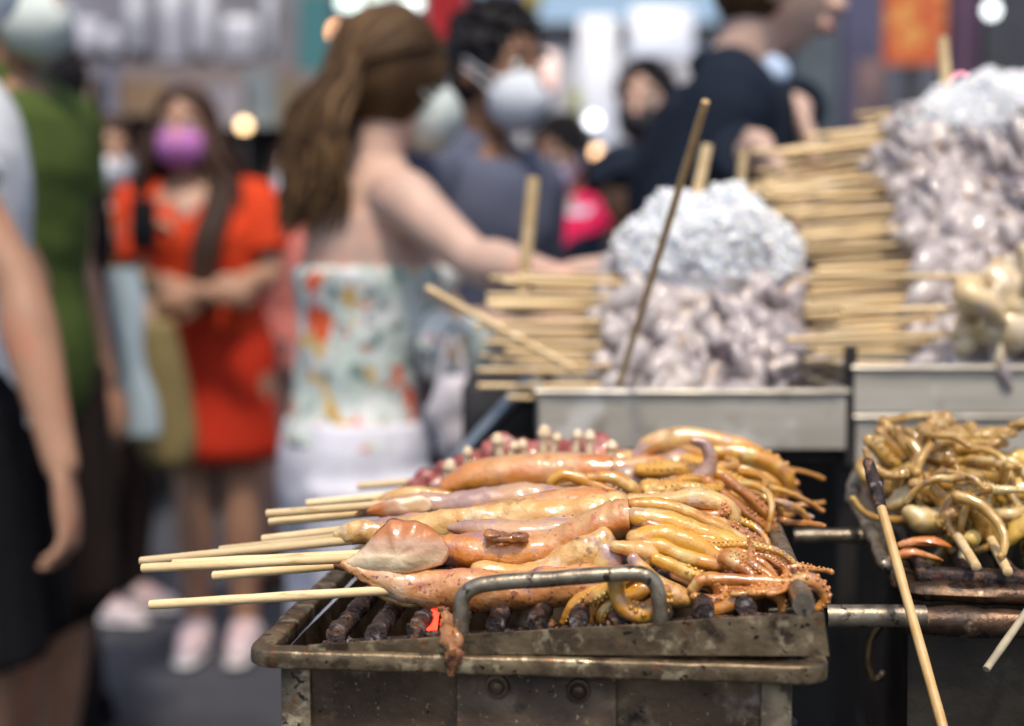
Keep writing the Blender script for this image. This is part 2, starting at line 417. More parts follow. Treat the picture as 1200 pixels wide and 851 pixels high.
for i in range(11):
    u = .0125 + .0243 * i; b = MB()
    v0 = .0185 + rnd(-.002, .003)
    pts = [tp(u, v0 + (GD - .03) * k / 22, 0.0005) for k in range(23)]
    b.tube(pts, .0060, 12, 3, 'flat', nz=.0022, nf=150, seed=i)
    b.tube([tp(u, v0 + .003, -.001), tp(u, v0 + .003, -.0055)], .0022, 6, 1, 'flat')
    b.build('bar', M_char, grate)
b = MB(); b.tube([tp(LT - .0105, -.0005 + GD * k / 10, .0055) for k in range(11)], .0066, 14, 2, 'flat', nz=.0004, nf=60); b.build('side_rod', M_rod, grate)
h = MB(); hv = .012
hp = [av(540, 752, hv), av(540, 718, hv), av(542, 700, hv), av(556, 688, hv), av(580, 683, hv), av(640, 679, hv), av(700, 674, hv), av(742, 672, hv), av(760, 677, hv), av(770, 690, hv), av(773, 715, hv), av(773, 735, hv)]
h.tube(hp, .0047, 14, 6, 'flat', nz=.0004, nf=80); h.build('handle', M_rod, grate)
s_ = MB(); s_.tube([av(521, 716, .028), av(525, 735, .012), av(527, 752, -.004), av(530, 772, -.005), av(527, 789, -.005)], [.003, .0048, .0050, .0040, .002], 10, 5, 'round', nz=.0042, nf=240)
s_.tube([av(533, 740, -.002), av(538, 752, -.005), av(533, 766, -.006)], [.002, .003, .002], 8, 4, 'round', nz=.002, nf=300)
tag(s_.build('burnt_scrap', M_crisp), 'charred dark red scrap of flesh hanging over the front of the grate', 'food scrap')

# ---- squid on sticks
def stick(mb, a, b, r=.0031, bow=0.0, nose=True):
    m_ = a.lerp(b, .5) + V((0, 0, bow))
    mb.tube([a, a.lerp(m_, .5) + V((0, 0, bow * .3)), m_, m_.lerp(b, .5), b], [r] * 5, 10, 3, 'flat', nz=.0003, nf=50)
    ax = (b - a).normalized(); s0, n0 = frame(ax)
    for k, (dd, rr_) in enumerate(((-.0002, r * .96),)):
        mb.rings([[a + ax * .0001 + (s0 * math.cos(2 * PI * j / 10) + n0 * math.sin(2 * PI * j / 10)) * r for j in range(10)],
                  [a - ax * .0005 + (s0 * math.cos(2 * PI * j / 10) + n0 * math.sin(2 * PI * j / 10)) * r * .84 for j in range(10)]])

def pxpath(spec, v):
    """[(px,py,r_px[,dv])...] -> points and radii in metres."""
    pts = []; rad = []
    for q in spec:
        p = av(q[0], q[1], v + (q[3] if len(q) > 3 else 0)); pts.append(p); rad.append(q[2] * mpp(p))
    return pts, rad

def suckers(mb, P, Q, side, a=.35, b=1.0, step=.0034, t=.9, rows=2):
    acc = 0; n = len(P)
    for i in range(1, n):
        acc += (P[i] - P[i - 1]).length; f = i / (n - 1)
        st = max(.0019, Q[i] * .72)
        if acc >= st and a <= f <= b:
            acc = 0; tn = (P[i] - P[i - 1]).normalized(); s_ = (side - tn * side.dot(tn))
            if s_.length < 1e-4: continue
            s_.normalize(); w_ = tn.cross(s_)
            for k in ((-1, 1) if rows == 2 else (0,)):
                r = max(Q[i] * .30, .0006)
                mb.ball(P[i] + (s_ * .86 + w_ * (.42 * k)).normalized() * Q[i] * .97, (r, r, r), 7, 5, t=t * .7)

def tentacle(root, pts, rad, m=None, suck=True, side=None, name='tentacle', seg=12, flat=None, sa=.35):
    mb = MB()
    P, Q, fr = mb.tube(pts, rad, seg, 7, 'round', nz=.0011, nf=110, seed=rnd(0, 50), flat=flat)
    if suck:
        sd_ = side or V((rnd(-.4, .4), rnd(-1, .3), rnd(-.8, .5)))
        suckers(mb, P, Q, sd_, a=sa)
    return mb.build(name, m or M_tent, root, smooth='all')

def wander(p, d, L_, r0, r1, curl, seed, floor=True, sag=1.0, n=9):
    rg = random.Random(seed); pts = [p.copy()]; rad = [r0]; d = d.normalized()
    ax = V((rg.uniform(-.45, .45), rg.uniform(-.45, .45), rg.choice((-1, 1)))).normalized(); tw = V((rg.uniform(-1, 1), rg.uniform(-1, 1), rg.uniform(-1, 1))).normalized()
    for i in range(1, n):
        f = i / (n - 1); st = L_ / (n - 1)
        d = Matrix.Rotation(rg.uniform(-.25, .25), 3, tw) @ d
        if f > .45: d = Matrix.Rotation(curl * (f - .35), 3, ax) @ d
        d = (d + V((0, 0, -.16 * sag * f))).normalized()
        if d.z > .12: d.z = .12; d.normalize()
        q = pts[-1] + d * st; r = r0 + (r1 - r0) * f
        if floor:
            zf = trayz(q) + r * .8
            if q.z < zf: q.z = zf; d.z = abs(d.z) * .2
        pts.append(q); rad.append(r)
    return pts, rad

def crown(root, p, d, n, L_, r0, spread, seed, m=None, sag=1.0):
    rg = random.Random(seed)
    for i in range(n):
        dd = (d + V((rg.uniform(-1, 1), rg.uniform(-1, 1), rg.uniform(-.7, .45))) * spread).normalized()
        q = p + V((rg.uniform(-1, 1), rg.uniform(-1, 1), rg.uniform(-.7, .7))) * r0 * 1.6
        ps, rd = wander(q, dd, L_ * rg.uniform(.6, 1.2), r0 * rg.uniform(.75, 1.2), r0 * .42, rg.uniform(-2.4, 2.4), rg.random() * 999, sag=sag)
        tentacle(root, ps, rd, m if (m and rg.random() < .8) else (M_tent if rg.random() < .6 else M_tent2), side=V((rg.uniform(-1, 1), rg.uniform(-1, .2), rg.uniform(-.6, 1))), sa=.08)

def leaf(mb, outline, centre, bulge, back, tdir):
    """A fleshy flap: closed outline, swollen toward 'bulge', thin rim."""
    n = len(outline); rings = []; ts = []
    zs = [(p - centre).dot(tdir) for p in outline]; lo, hi = min(zs), max(zs)
    prof = [(.05, 1.0), (.35, .93), (.6, .80), (.8, .60), (.93, .36), (1.0, 0.0)]
    vs_ = []; fs = []; tt = []
    def ring(s_, k, side):
        for p in outline:
            q = centre + (p - centre) * s_ + side * k
            q += side.normalized() * (mnoise.noise(q * 70) * .0034 + mnoise.noise(q * 170) * .0012); q += (p - centre).normalized() * mnoise.noise(q * 120) * .0016
            vs_.append(q); tt.append(((q - centre).dot(tdir) - lo) / (hi - lo))
    for s_, k in prof: ring(s_, k, bulge)
    for s_, k in reversed(prof[:-1]): ring(s_, k, back)
    m_ = len(prof) * 2 - 1
    for i in range(m_ - 1):
        for j in range(n):
            k = (j + 1) % n; fs.append((i * n + j, i * n + k, (i + 1) * n + k, (i + 1) * n + j))
    fs.append(tuple(reversed(range(n)))); fs.append(tuple(range((m_ - 1) * n, m_ * n)))
    mb.add(vs_, fs, tt)
def pxoutline(px, v, sub=5):
    P = [av(x, y, v) for x, y in px]; n = len(P); o = []
    for i in range(n):
        p0, p1, p2, p3 = P[i - 1], P[i], P[(i + 1) % n], P[(i + 2) % n]
        for k in range(sub):
            t = k / sub; o.append(.5 * ((2 * p1) + (p2 - p0) * t + (2 * p0 - 5 * p1 + 4 * p2 - p3) * t * t + (3 * p1 - p0 - 3 * p2 + p3) * t ** 3))
    return o

SQ = 'squid skewer'
def squid(label, spec, v, st, m, stv=None, r=.0031, mouth=False, flat=None, seed=0, nzz=.0034, loc=None):
    """st = (ax,ay,bx,by) pixels of the visible stick, from its free end."""
    pts, rad = pxpath(spec, v)
    root = thing('squid_skewer', label, SQ, loc or pts[len(pts) // 2])
    if st:
        mb = MB(); sv = v if stv is None else stv
        stick(mb, av(st[0], st[1], sv), av(st[2], st[3], sv), r); mb.build('stick', M_bamboo, root)
    mb = MB()
    mb.tube(pts, rad, 36, 12, 'flat' if mouth else 'round', nz=nzz, nf=48, seed=seed, flat=flat)
    mb.build('mantle', m, root, smooth='all' if not mouth else True)
    if mouth:
        d = (pts[-1] - pts[-2]).normalized(); mb = MB()
        mb.tube([pts[-1] - d * .002, pts[-1] + d * .0006, pts[-1] + d * .0004], [rad[-1] * .93, rad[-1] * .90, rad[-1] * .7], 20, 1, 'flat', flat=flat)
        mb.build('mantle_opening_shade', M_dark, root)  # flat dark disc closing the mantle end, its inner shade put into the colour
    return root, pts, rad

# front squid: pink mantle running behind the handle
a, pa, ra = squid('front pink squid on a stick lying behind the bent handle', [(404, 661, 5), (420, 668, 10), (450, 678, 17), (495, 690, 22), (560, 692, 25), (630, 690, 25), (695, 684, 21), (738, 676, 17)], .055, (176, 709, 470, 691), M_sq_pink, .05)
mb = MB(); leaf(mb, pxoutline([(404, 661), (428, 640), (447, 616), (460, 607), (480, 611), (493, 611), (513, 625), (526, 643), (518, 662), (480, 673), (440, 673)], .058), av(468, 650, .058), E2 * -.012 + Z * .001, E2 * .004, (Z * 1.0))
mb.build('fin', M_fin, a, smooth='all')
mb = MB(); mb.tube([av(440, 694, .06), av(475, 703, .058), av(515, 706, .06)], [.003, .0072, .003], 16, 6, 'round', flat=(1.2, .6)); mb.build('fin', M_sq_pale, a, smooth='all')
for spec, vv, m_ in (
    ([(742, 678, 9), (712, 690, 9), (684, 700, 8), (668, 714, 7), (660, 729, 5)], .040, M_tent),
    ([(748, 668, 7), (722, 682, 8), (702, 697, 8), (690, 705, 6)], .030, M_tent),
    ([(752, 680, 9), (724, 694, 8), (702, 704, 7), (693, 718, 6), (692, 730, 5)], .034, M_tent2),
    ([(755, 690, 9), (730, 703, 8), (714, 710, 8), (705, 722, 7), (706, 732, 4)], .030, M_tent),
    ([(745, 690, 9), (722, 705, 9), (735, 712, 8), (760, 714, 8)], .032, M_tent),
    ([(722, 680, 10), (724, 700, 11), (738, 716, 12), (760, 718, 13), (774, 706, 12), (779, 694, 9)], .022, M_tent)):
    p_, r_ = pxpath(spec, vv); tentacle(a, p_, r_, m_, side=V((.8, -.5, .3)))

# squid with the open mantle mouth, golden tentacles fanning to the right
b_, pb, rb = squid('golden squid with open mantle mouth and long tentacles fanning over the right rod', [(510, 640, 10), (528, 641, 20), (565, 645, 25), (612, 648, 23), (655, 640, 22), (695, 620, 24), (722, 607, 24), (738, 605, 23)], .085, (203, 661, 530, 644), M_sq_orange, .082, mouth=True, seed=4)
mb = MB()
for (x_, y_, rx_, rz_) in ((576, 627, .006, .0022), (592, 630, .009, .003), (608, 629, .006, .0028), (588, 637, .004, .002)): mb.ball(av(x_, y_, .0725), (rx_ * 1.1, .006, rz_), 18, 14, nz=.003, nf=170, seed=x_)
mb.build('tear', M_crisp, b_, smooth='all')
mb = MB(); mb.ball(av(752, 622, .085), (.014, .011, .010), 16, 12, nz=.003, nf=70); mb.build('head', M_head, b_, smooth='all')
bt = [
    ([(742, 592, 8), (775, 592, 9), (815, 606, 9), (850, 622, 8), (880, 640, 7), (900, 662, 6)], .10, M_tent),
    ([(745, 605, 12), (785, 612, 13), (830, 628, 13), (868, 642, 13), (893, 655, 11), (905, 676, 8), (906, 694, 4)], .078, M_tent),
    ([(746, 632, 13), (780, 628, 14), (815, 640, 14), (842, 660, 12), (862, 680, 9), (872, 695, 5)], .066, M_tent),
    ([(745, 640, 9), (770, 640, 10), (800, 652, 10), (830, 660, 9), (852, 662, 7)], .060, M_tent),
    ([(760, 615, 9), (800, 628, 9), (845, 650, 9), (870, 672, 8), (885, 690, 6)], .074, M_tent2),
    ([(850, 700, 7), (868, 690, 8), (878, 668, 7), (880, 648, 5), (877, 630, 2.5)], .048, M_tent2),
    ([(830, 678, 8), (870, 680, 8), (912, 684, 9), (945, 680, 10), (962, 690, 9), (966, 702, 7), (958, 714, 4)], .040, M_tent2),
    ([(880, 676, 7), (910, 670, 8), (935, 666, 7), (952, 666, 4)], .062, M_tent2),
    ([(825, 722, 6), (848, 712, 9), (872, 698, 10), (898, 692, 9), (914, 700, 8), (917, 716, 5)], .034, M_tent2),
    ([(850, 660, 6), (880, 670, 6), (905, 690, 6), (930, 692, 5), (950, 686, 3)], .055, M_tent2),
    ([(780, 600, 7), (820, 606, 8), (862, 622, 8), (892, 640, 7), (905, 662, 7), (915, 680, 4)], .115, M_tent2),
    ([(800, 640, 7), (840, 655, 7), (880, 660, 6), (900, 672, 5), (915, 690, 3)], .07, M_tent2)]
for spec, vv, m_ in bt:
    p_, r_ = pxpath(spec, vv); tentacle(b_, p_, r_, m_, side=V((.7, -.4, .5)) if m_ is M_tent2 else V((.2, .2, -1)))

crown(b_, av(825, 640, .07), E1 + V((0, -.1, -.25)), 10, .080, .0036, .45, 55, M_tent, sag=1.4)
crown(b_, av(850, 690, .045), E1 + V((0, .1, -.1)), 8, .055, .0036, .6, 56, M_tent2, sag=1.4)
crown(b_, av(850, 655, .06), E1 + V((0, -.3, .0)), 7, .060, .0038, .6, 57, M_tent2, sag=1.6)
# squid under it, its short mantle mouth showing above the handle
d_, pd, rd_ = squid('short cream squid with grey violet head wedged between the pink and golden squid', [(560, 668, 10), (610, 676, 17), (650, 668, 21), (684, 648, 21), (704, 636, 18)], .066, (167, 666, 420, 654), M_sq_pale, .078, seed=9)
mb = MB(); mb.ball(av(712, 655, .062), (.011, .010, .0105), 16, 12, nz=.004, nf=80); mb.build('head', M_head, d_, smooth='all')
dt = [([(722, 640, 8), (745, 644, 11), (762, 650, 12), (755, 660, 8)], .056, M_sq_pale),
      ([(742, 655, 7), (752, 668, 10), (768, 686, 13), (790, 698, 14), (812, 704, 9)], .044, M_sq_pale),
      ([(770, 655, 8), (800, 668, 9), (825, 680, 9), (845, 690, 8)], .050, M_tent),
      ([(812, 690, 8), (822, 680, 8), (836, 682, 8), (842, 696, 8), (836, 712, 7), (842, 722, 5)], .040, M_tent2),
      ([(815, 700, 7), (832, 704, 8), (846, 700, 8), (850, 690, 5)], .038, M_tent2),
      ([(790, 672, 7), (828, 690, 7), (860, 700, 7), (890, 698, 6), (925, 685, 4)], .052, M_sq_violet)]
for spec, vv, m_ in dt:
    p_, r_ = pxpath(spec, vv); tentacle(d_, p_, r_, m_, suck=m_ is not M_sq_pale, side=V((.6, -.6, .2)))

# squid with its pointed fin end hanging left
c_, pc, rc = squid('pale squid with rounded greenish tip behind the upturned fin', [(398, 628, 8), (412, 626, 13), (450, 622, 16), (510, 616, 17), (560, 610, 17), (620, 606, 20), (680, 602, 21), (722, 598, 19)], .118, (165, 658, 420, 632), M_sq_pale, .115, seed=2)
mb = MB(); mb.tube([av(530, 618, .10), av(580, 622, .097), av(640, 622, .097), av(690, 612, .10)], [.004, .010, .010, .004], 16, 6, 'round', nz=.002, flat=(1, .8)); mb.build('fin', M_sq_violet, c_, smooth='all')
mb = MB(); mb.tube([av(528, 612, .125), av(600, 602, .125), av(680, 592, .125), av(725, 590, .13)], [.006, .0105, .0115, .008], 18, 6, 'round', nz=.002); mb.build('fin', M_sq_orange, c_, smooth='all')
for spec, vv, m_ in (([(725, 590, 9), (775, 588, 11), (812, 584, 13), (842, 590, 13), (856, 604, 12), (860, 622, 7)], .13, M_sq_pale),
                     ([(740, 585, 8), (790, 600, 9), (830, 612, 8), (868, 640, 6)], .14, M_tent),
                     ([(800, 602, 8), (830, 606, 8), (850, 600, 7), (848, 590, 5)], .125, M_tent2)):
    p_, r_ = pxpath(spec, vv); tentacle(c_, p_, r_, m_, suck=m_ is not M_sq_pale)
crown(c_, av(790, 592, .15), E1 * 1.0 + V((0, 0, -.1)), 7, .075, .0042, .45, 31, M_tent)

# violet squid, third row
e_, pe_, re_ = squid('violet grey squid with browned tip in the middle of the grate', [(420, 604, 5), (440, 596, 10), (480, 592, 13), (540, 592, 15), (600, 584, 17), (660, 586, 15), (722, 588, 13)], .175, (313, 602, 470, 590), M_sq_violet, .17, seed=6)
mb = MB(); leaf(mb, pxoutline([(430, 603), (438, 592), (460, 584), (488, 582), (506, 588), (500, 602), (465, 608)], .165), av(468, 596, .165), E2 * -.006 + Z * .003, E2 * .005, E1 * -1)
mb.build('fin', M_fin, e_, smooth='all')
for spec, vv in (([(720, 580, 8), (690, 566, 8), (662, 556, 7), (648, 562, 7), (648, 574, 5), (660, 580, 3)], .19), ([(640, 580, 5), (670, 572, 8), (705, 578, 8), (735, 590, 8)], .20),
                 ([(690, 560, 6), (718, 560, 8), (740, 572, 9), (745, 590, 7)], .19)):
    p_, r_ = pxpath(spec, vv); tentacle(e_, p_, r_, M_tent, side=V((0, .3, -1)))
crown(e_, av(770, 578, .20), E1 * .9 + V((0, 0, .1)), 9, .085, .0048, .5, 12, M_tent)

# thick orange squid
g_, pg, rg_ = squid('thick smooth orange squid mantle like a sausage in front of the red meat skewer', [(514, 583, 5), (526, 572, 13), (556, 560, 20), (610, 555, 23), (670, 553, 23), (716, 553, 21)], .27, (360, 590, 530, 575), M_sq_orange, .27, seed=8, mouth=True, nzz=.0012)
mb = MB(); mb.tube([av(440, 590, .25), av(470, 582, .25), av(510, 582, .25), av(535, 584, .25)], [.003, .006, .006, .003], 12, 5, 'round', nz=.002); mb.build('fin', M_sq_pale, g_, smooth='all')
mb = MB(); mb.ball(av(735, 560, .275), (.014, .012, .011), 14, 10, nz=.003, nf=80); mb.build('head', M_head, g_, smooth='all')
crown(g_, av(760, 556, .27), E1 + V((0, -.2, .15)), 11, .105, .0055, .5, 77, M_tent)
# loose big translucent arch over the heap
p_, r_ = pxpath([(742, 590, 7), (790, 580, 11), (822, 560, 11), (832, 540, 9), (826, 522, 7), (812, 516, 4)], .235); tentacle(g_, p_, r_, M_sq_violet, suck=False)

for i, (lab, sx0, sy0, sx1, sy1, vv, hx, hy) in enumerate((
    ('thin bodied squid at the lower back whose stick is tipped with a dark charred lump', 250, 675, 392, 663, .098, 0, 0),
    ('squid on the fourth stick from below with body buried under the pale squid', 258, 645, 430, 626, .142, 0, 0),
    ('squid on the short pale stick just above the buried one', 308, 632, 430, 618, .158, 0, 0),
    ('pinkish squid on the dull stick just under the violet squid', 316, 612, 445, 600, .180, 0, 0))):
    sp = [(sx1 - 15, sy1 + 1, 5), (sx1 + 40, sy1 - 4, 9), (sx1 + 130, sy1 - 10, 11), (sx1 + 220, sy1 - 12, 10), (sx1 + 260, sy1 - 14, 5)]
    q, _, _ = squid(lab, sp, vv, (sx0, sy0, sx1, sy1), (M_crisp if i == 0 else M_sq_violet if i != 1 else M_sq_pale), vv, seed=20 + i)
# two squid at the back right corner of the grate, only their tentacle heaps showing
for k, (lab, hx, hy, vv, sd_, mm) in enumerate((('squid whose pale tentacles arch highest at the back of the grate', 770, 540, .36, 5, M_sq_pale), ('squid with frilly yellow sucker arms drooping over the far rod end', 800, 545, .33, 9, M_sq_orange), ('squid with browned tentacles heaped beside the right rod', 800, 578, .24, 15, M_sq_violet))):
    root, _, _ = squid(lab, [(560, hy + 18, 6), (620, hy + 15, 15), (690, hy + 8, 16), (hx - 20, hy, 14)], vv, None, mm, seed=40 + k)
    mb = MB(); mb.ball(av(hx - 5, hy, vv), (.016, .013, .012), 14, 10, nz=.004, nf=80); mb.build('head', M_head, root, smooth='all')
    crown(root, av(hx, hy - 2, vv), E1 * .9 + V((0, -.35 + .2 * k, .12)), 20, .100, .0044, .6, sd_, (M_tent, M_tent, M_tent)[k], sag=1.1)
    if k == 0:
        for spec in ([(742, 545, 8), (762, 522, 12), (800, 513, 13), (850, 520, 13), (885, 530, 10), (905, 545, 5)], [(750, 530, 7), (785, 518, 10), (820, 530, 10), (850, 550, 9), (880, 560, 6)]):
            p_, r_ = pxpath(spec, vv - .02); tentacle(root, p_, r_, M_sq_pale, suck=False)
    if k == 1:
        for spec in ([(830, 530, 8), (870, 532, 12), (905, 545, 12), (922, 562, 10), (920, 582, 5)], [(845, 545, 8), (885, 555, 10), (910, 570, 9), (905, 590, 5)]):
            p_, r_ = pxpath(spec, vv - .03); tentacle(root, p_, r_, M_tent, side=V((.3, .2, 1)))
    if k == 2:
        p_, r_ = pxpath([(870, 575, 4), (900, 588, 4), (930, 598, 3.5), (952, 606, 2)], vv); tentacle(root, p_, r_, M_sq_violet, suck=False)
        for spec in ([(830, 565, 7), (860, 590, 8), (890, 612, 7), (912, 632, 6), (905, 640, 3)], [(820, 600, 7), (855, 618, 8), (888, 640, 8), (905, 660, 5)], [(850, 560, 6), (880, 585, 7), (900, 605, 7), (908, 625, 4)]):
            p_, r_ = pxpath(spec, vv - .04); tentacle(root, p_, r_, M_tent2, side=V((.3, -.4, .8)))

# red meat and pale mushroom stems
M_meat = mat('red_meat', (.27, .050, .042), (.42, .13, .105), 60, .34, sss=.15, coat=.5, bump=.0018, bscale=110, patches=[((.58, .40, .34), 80, .56, .66), ((.14, .025, .02), 50, .56, .66)])
M_mush = mat('pale_mushroom', (.72, .62, .46), (.62, .48, .30), 60, .4, sss=.3)
root = thing('meat_skewer', 'red meat skewer with pale mushroom stems standing up at the back of the grate', 'meat skewer', av(620, 550, .37))
mb = MB(); stick(mb, av(420, 570, .37), av(725, 545, .37)); mb.build('stick', M_bamboo, root)
for i in range(8):
    x = 508 + 27 * i; y = 566 - 30 * min(1, i / 3.0) - (4 if i % 2 else 0)
    mb = MB(); c = av(x, y + 3, .37 + rnd(-.004, .004)); mb.tube([c + V((-.016, 0, -.007)), c + V((-.006, .002, rnd(.000, .004))), c + V((.008, 0, rnd(-.003, .004))), c + V((.019, 0, -.006))], [.009, .0135 if i > 1 else .010, .0135 if i > 1 else .010, .009], 14, 5, 'round', nz=.007, nf=85, seed=i); mb.build('meat_slice', M_meat, root, smooth='all')
for (x, y0, y1, r) in ((527, 575, 545, 8), (548, 556, 528, 6), (583, 545, 514, 8), (603, 540, 522, 6), (612, 545, 520, 6), (638, 540, 505, 8), (653, 535, 512, 6), (677, 535, 508, 6), (691, 535, 510, 7), (717, 538, 522, 7)):
    mb = MB(); k = rnd(-6, 6); a0 = av(x + k, y0, .352); a1 = av(x, y1, .352); q = r * mpp(a0)
    mb.tube([a0, a0.lerp(a1, .6), a1.lerp(a0, .12), a1], [q * .8, q * .7, q * 1.05, q * .9], 12, 5, 'round'); mb.build('mushroom_stem', M_mush, root, smooth='all')
# ------------------------------------------------------------------ right brazier with its heap of pale squid
random.seed(21)
YB = R(9); F1 = V((math.cos(YB), -math.sin(YB), 0)); F2 = V((math.sin(YB), math.cos(YB), 0))
Q0 = at(1066, 682, .95)
def qp(u, v, z): p = Q0 + F1 * u + F2 * v; return V((p.x, p.y, z))
M_body2 = mat('dark_oily_sheet_steel', (.055, .048, .038), (.035, .03, .026), 14, .4, .6, .0005, 160, rvar=.12, patches=[((.09, .075, .055), 22, .56, .70)])
M_rust = mat('greasy_rusted_pipe', (.11, .062, .035), (.05, .032, .022), 40, .3, .6, .0012, 120, rvar=.15, patches=[((.30, .22, .14), 60, .58, .70), ((.02, .014, .012), 80, .56, .66)])
M_steel = mat('stainless_sheet', (.56, .53, .47), (.47, .44, .38), (6, 6, 60), .40, .35, .0002, 60, rvar=.10, patches=[((.34, .30, .24), 18, .58, .72), ((.70, .68, .64), 9, .55, .68)])
M_blacksteel = mat('black_painted_steel', (.022, .022, .024), (.035, .033, .033), 20, .5, .3, .0004, 120)
ZQ = Q0.z
b2 = thing('charcoal_grill', 'dark greasy charcoal grill with a rusted front pipe under the heap of pale squid', 'charcoal grill', qp(.2, .2, 0))
DQ, LQ = .42, .40
b = MB()
for a0, a1 in (((.0, .0), (LQ, .0)), ((LQ, 0), (LQ, DQ)), ((LQ, DQ), (0, DQ)), ((0, DQ), (0, 0))):
    A, B = qp(*a0, ZQ - .2), qp(*a1, ZQ - .2); n_ = 10; vs_ = []
    for i in range(n_ + 1):
        for k in range(7):
            p = A.lerp(B, i / n_); p.z += .19 * k / 6; vs_.append(p + V((0, mnoise.noise(p * 11) * .0025, 0)))
    b.add(vs_, [(i * 7 + k, (i + 1) * 7 + k, (i + 1) * 7 + k + 1, i * 7 + k + 1) for i in range(n_) for k in range(6)])
b.add([qp(0, 0, ZQ - .2), qp(LQ, 0, ZQ - .2), qp(LQ, DQ, ZQ - .2), qp(0, DQ, ZQ - .2)], [(0, 1, 2, 3)])
b.build('fire_box', M_body2, b2)
b = MB(); loop_tube(b, densify([qp(u, v, ZQ - .006) for u, v in rounded_rect(LQ, DQ, .012)], .012), .009, 10, (1.1, .8), .003); b.build('rolled_rim', M_rust, b2)
b = MB(); pr = [qp(-.004 + .41 * k / 16, -.013, ZQ - .023) for k in range(17)]; b.tube(pr, .0098, 14, 2, 'flat', nz=.003, nf=70); b.build('front_pipe', M_rust, b2)
b = MB()
for u in (.03, LQ - .03):
    for v in (.03, DQ - .03): b.box(qp(u, v, (ZQ - .2) / 2), (.03, .03, ZQ - .201), F1, F2, Z, .002)
b.build('stand', M_blacksteel, b2)
# its grate
g2 = thing('grill_grate', 'charred grate with bent twig like side rods under the heap of pale squid', 'grill grate', qp(.2, .2, ZQ))
for i in range(13):
    b = MB(); u = .012 + .029 * i; b.tube([qp(u, .012 + .38 * k / 12, ZQ + .004) for k in range(13)], .0048, 8, 2, 'flat', nz=.002, nf=110, seed=i); b.build('bar', M_char, g2)
b = MB(); b.box(qp(LQ / 2, .012, ZQ + .003), (LQ - .012, .016, .008), F1, F2, Z, .001); b.build('front_bar', M_char, g2)
b = MB(); b.tube([at(1036, 662, .97), at(1024, 632, 1.03), at(1004, 596, 1.10), at(999, 580, 1.13), at(1006, 556, 1.16), at(1009, 548, 1.18)], [.0052, .005, .0048, .0055, .0058, .0045], 10, 5, 'round', nz=.002, nf=80); b.build('side_rod', M_rod, g2)
for i in range(12):
    c = MB(); c.ball(qp(.03 + .029 * i, .05 + (i % 3) * .04, ZQ - .03), (rnd(.014, .022), .016, .014), 9, 7, nz=.009, nf=70, seed=50 + i)
    tag(c.build('charcoal_lump', M_coal, edge=25), 'black charcoal lump lying under the bars of the greasy side grill', 'charcoal', 'charcoal lumps in the side grill')
for k, (x, y, Y) in enumerate(((1082, 640, .985), (1072, 655, .97))):
    c = MB(); p = at(x, y, Y); c.tube([p - F1 * .016, p + V((0, 0, .004)), p + F1 * .018], [.002, .0036, .0012], 8, 3, nz=.002, nf=120, seed=k)
    tag(c.build('food_scrap', M_sq_orange), ('larger orange scrap on the front bar of the side grill', 'smaller orange scrap below the larger one on the side grill')[k], 'food scrap')
# heap of squid on it
M_hp = mat('oily_pale_squid', (.70, .56, .28), (.62, .44, .16), 30, rough=.16, sss=.3, coat=.7, bump=.001, bscale=120, patches=[((.74, .64, .42), 24, .5, .7), ((.40, .30, .26), 50, .60, .76), ((.40, .20, .06), 80, .62, .74)])
M_hn = mat('oily_brown_tentacle', (.52, .33, .085), (.36, .19, .04), 40, rough=.18, sss=.2, coat=.7, bump=.001, bscale=150, patches=[((.60, .46, .22), 50, .54, .68), ((.24, .15, .09), 70, .60, .7)])
M_yel = mat('yellow_squid', (.72, .52, .12), (.66, .42, .08), 30, rough=.18, sss=.3, coat=.7, bump=.001, bscale=120, patches=[((.74, .62, .30), 40, .54, .7)])
def q_at(px, py, Y): return at(px, py, Y)
def heap_squid(label, sx, mant, wires, m_m, m_w, seed):
    root = thing('squid_skewer', label, SQ, at(*mant[0][0][:2], mant[0][2]))
    if sx:
        mb = MB(); stick(mb, at(*sx[0]), at(*sx[1]), .0034); mb.build('stick', M_bamboo, root)
    for (p0, lst, Y) in mant:
        pts = [at(x, y, Y + (q[0] if q else 0)) for (x, y, r, *q) in lst]; mb = MB()
        mb.tube(pts, [l[2] * Y / FPX for l in lst], 18, 7, 'round', nz=.003, nf=70, seed=seed); mb.build('mantle', m_m, root, smooth='all')
    rg = random.Random(seed)
    for (x0, y0, Y, x1, y1, n_, r) in wires:
        for i in range(int(n_ * 1.7)):
            a = at(rg.uniform(x0, x1), rg.uniform(y0, y1), Y + rg.uniform(-.05, .05)); pts = [a]; d = V((rg.uniform(-1, 1), rg.uniform(-.7, .5), rg.uniform(-.4, .4))).normalized()
            ax = V((rg.uniform(-.7, .7), rg.choice((-1, 1)), rg.uniform(-1, 1))).normalized(); L_ = rg.uniform(.06, .11)
            for k in range(8):
                d = (Matrix.Rotation(rg.uniform(.2, .75), 3, ax) @ d + V((0, 0, -.05))).normalized(); q_ = pts[-1] + d * L_ / 8
                if q_.z > a.z + .016: q_.z = a.z + .016
                pts.append(q_)
            rr = r * rg.uniform(.8, 1.45) * Y / FPX
            rad = [rr * (.92 - .45 * k / 8) for k in range(9)]
            mb = MB(); P, Q, _ = mb.tube(pts, rad, 9, 4, 'round', nz=.001, nf=120, seed=i)
            if rg.random() < .5: suckers(mb, P, Q, V((rg.uniform(-1, 1), -.6, .3)))
            mb.build('tentacle', m_w, root, smooth='all')
Yh = 1.03
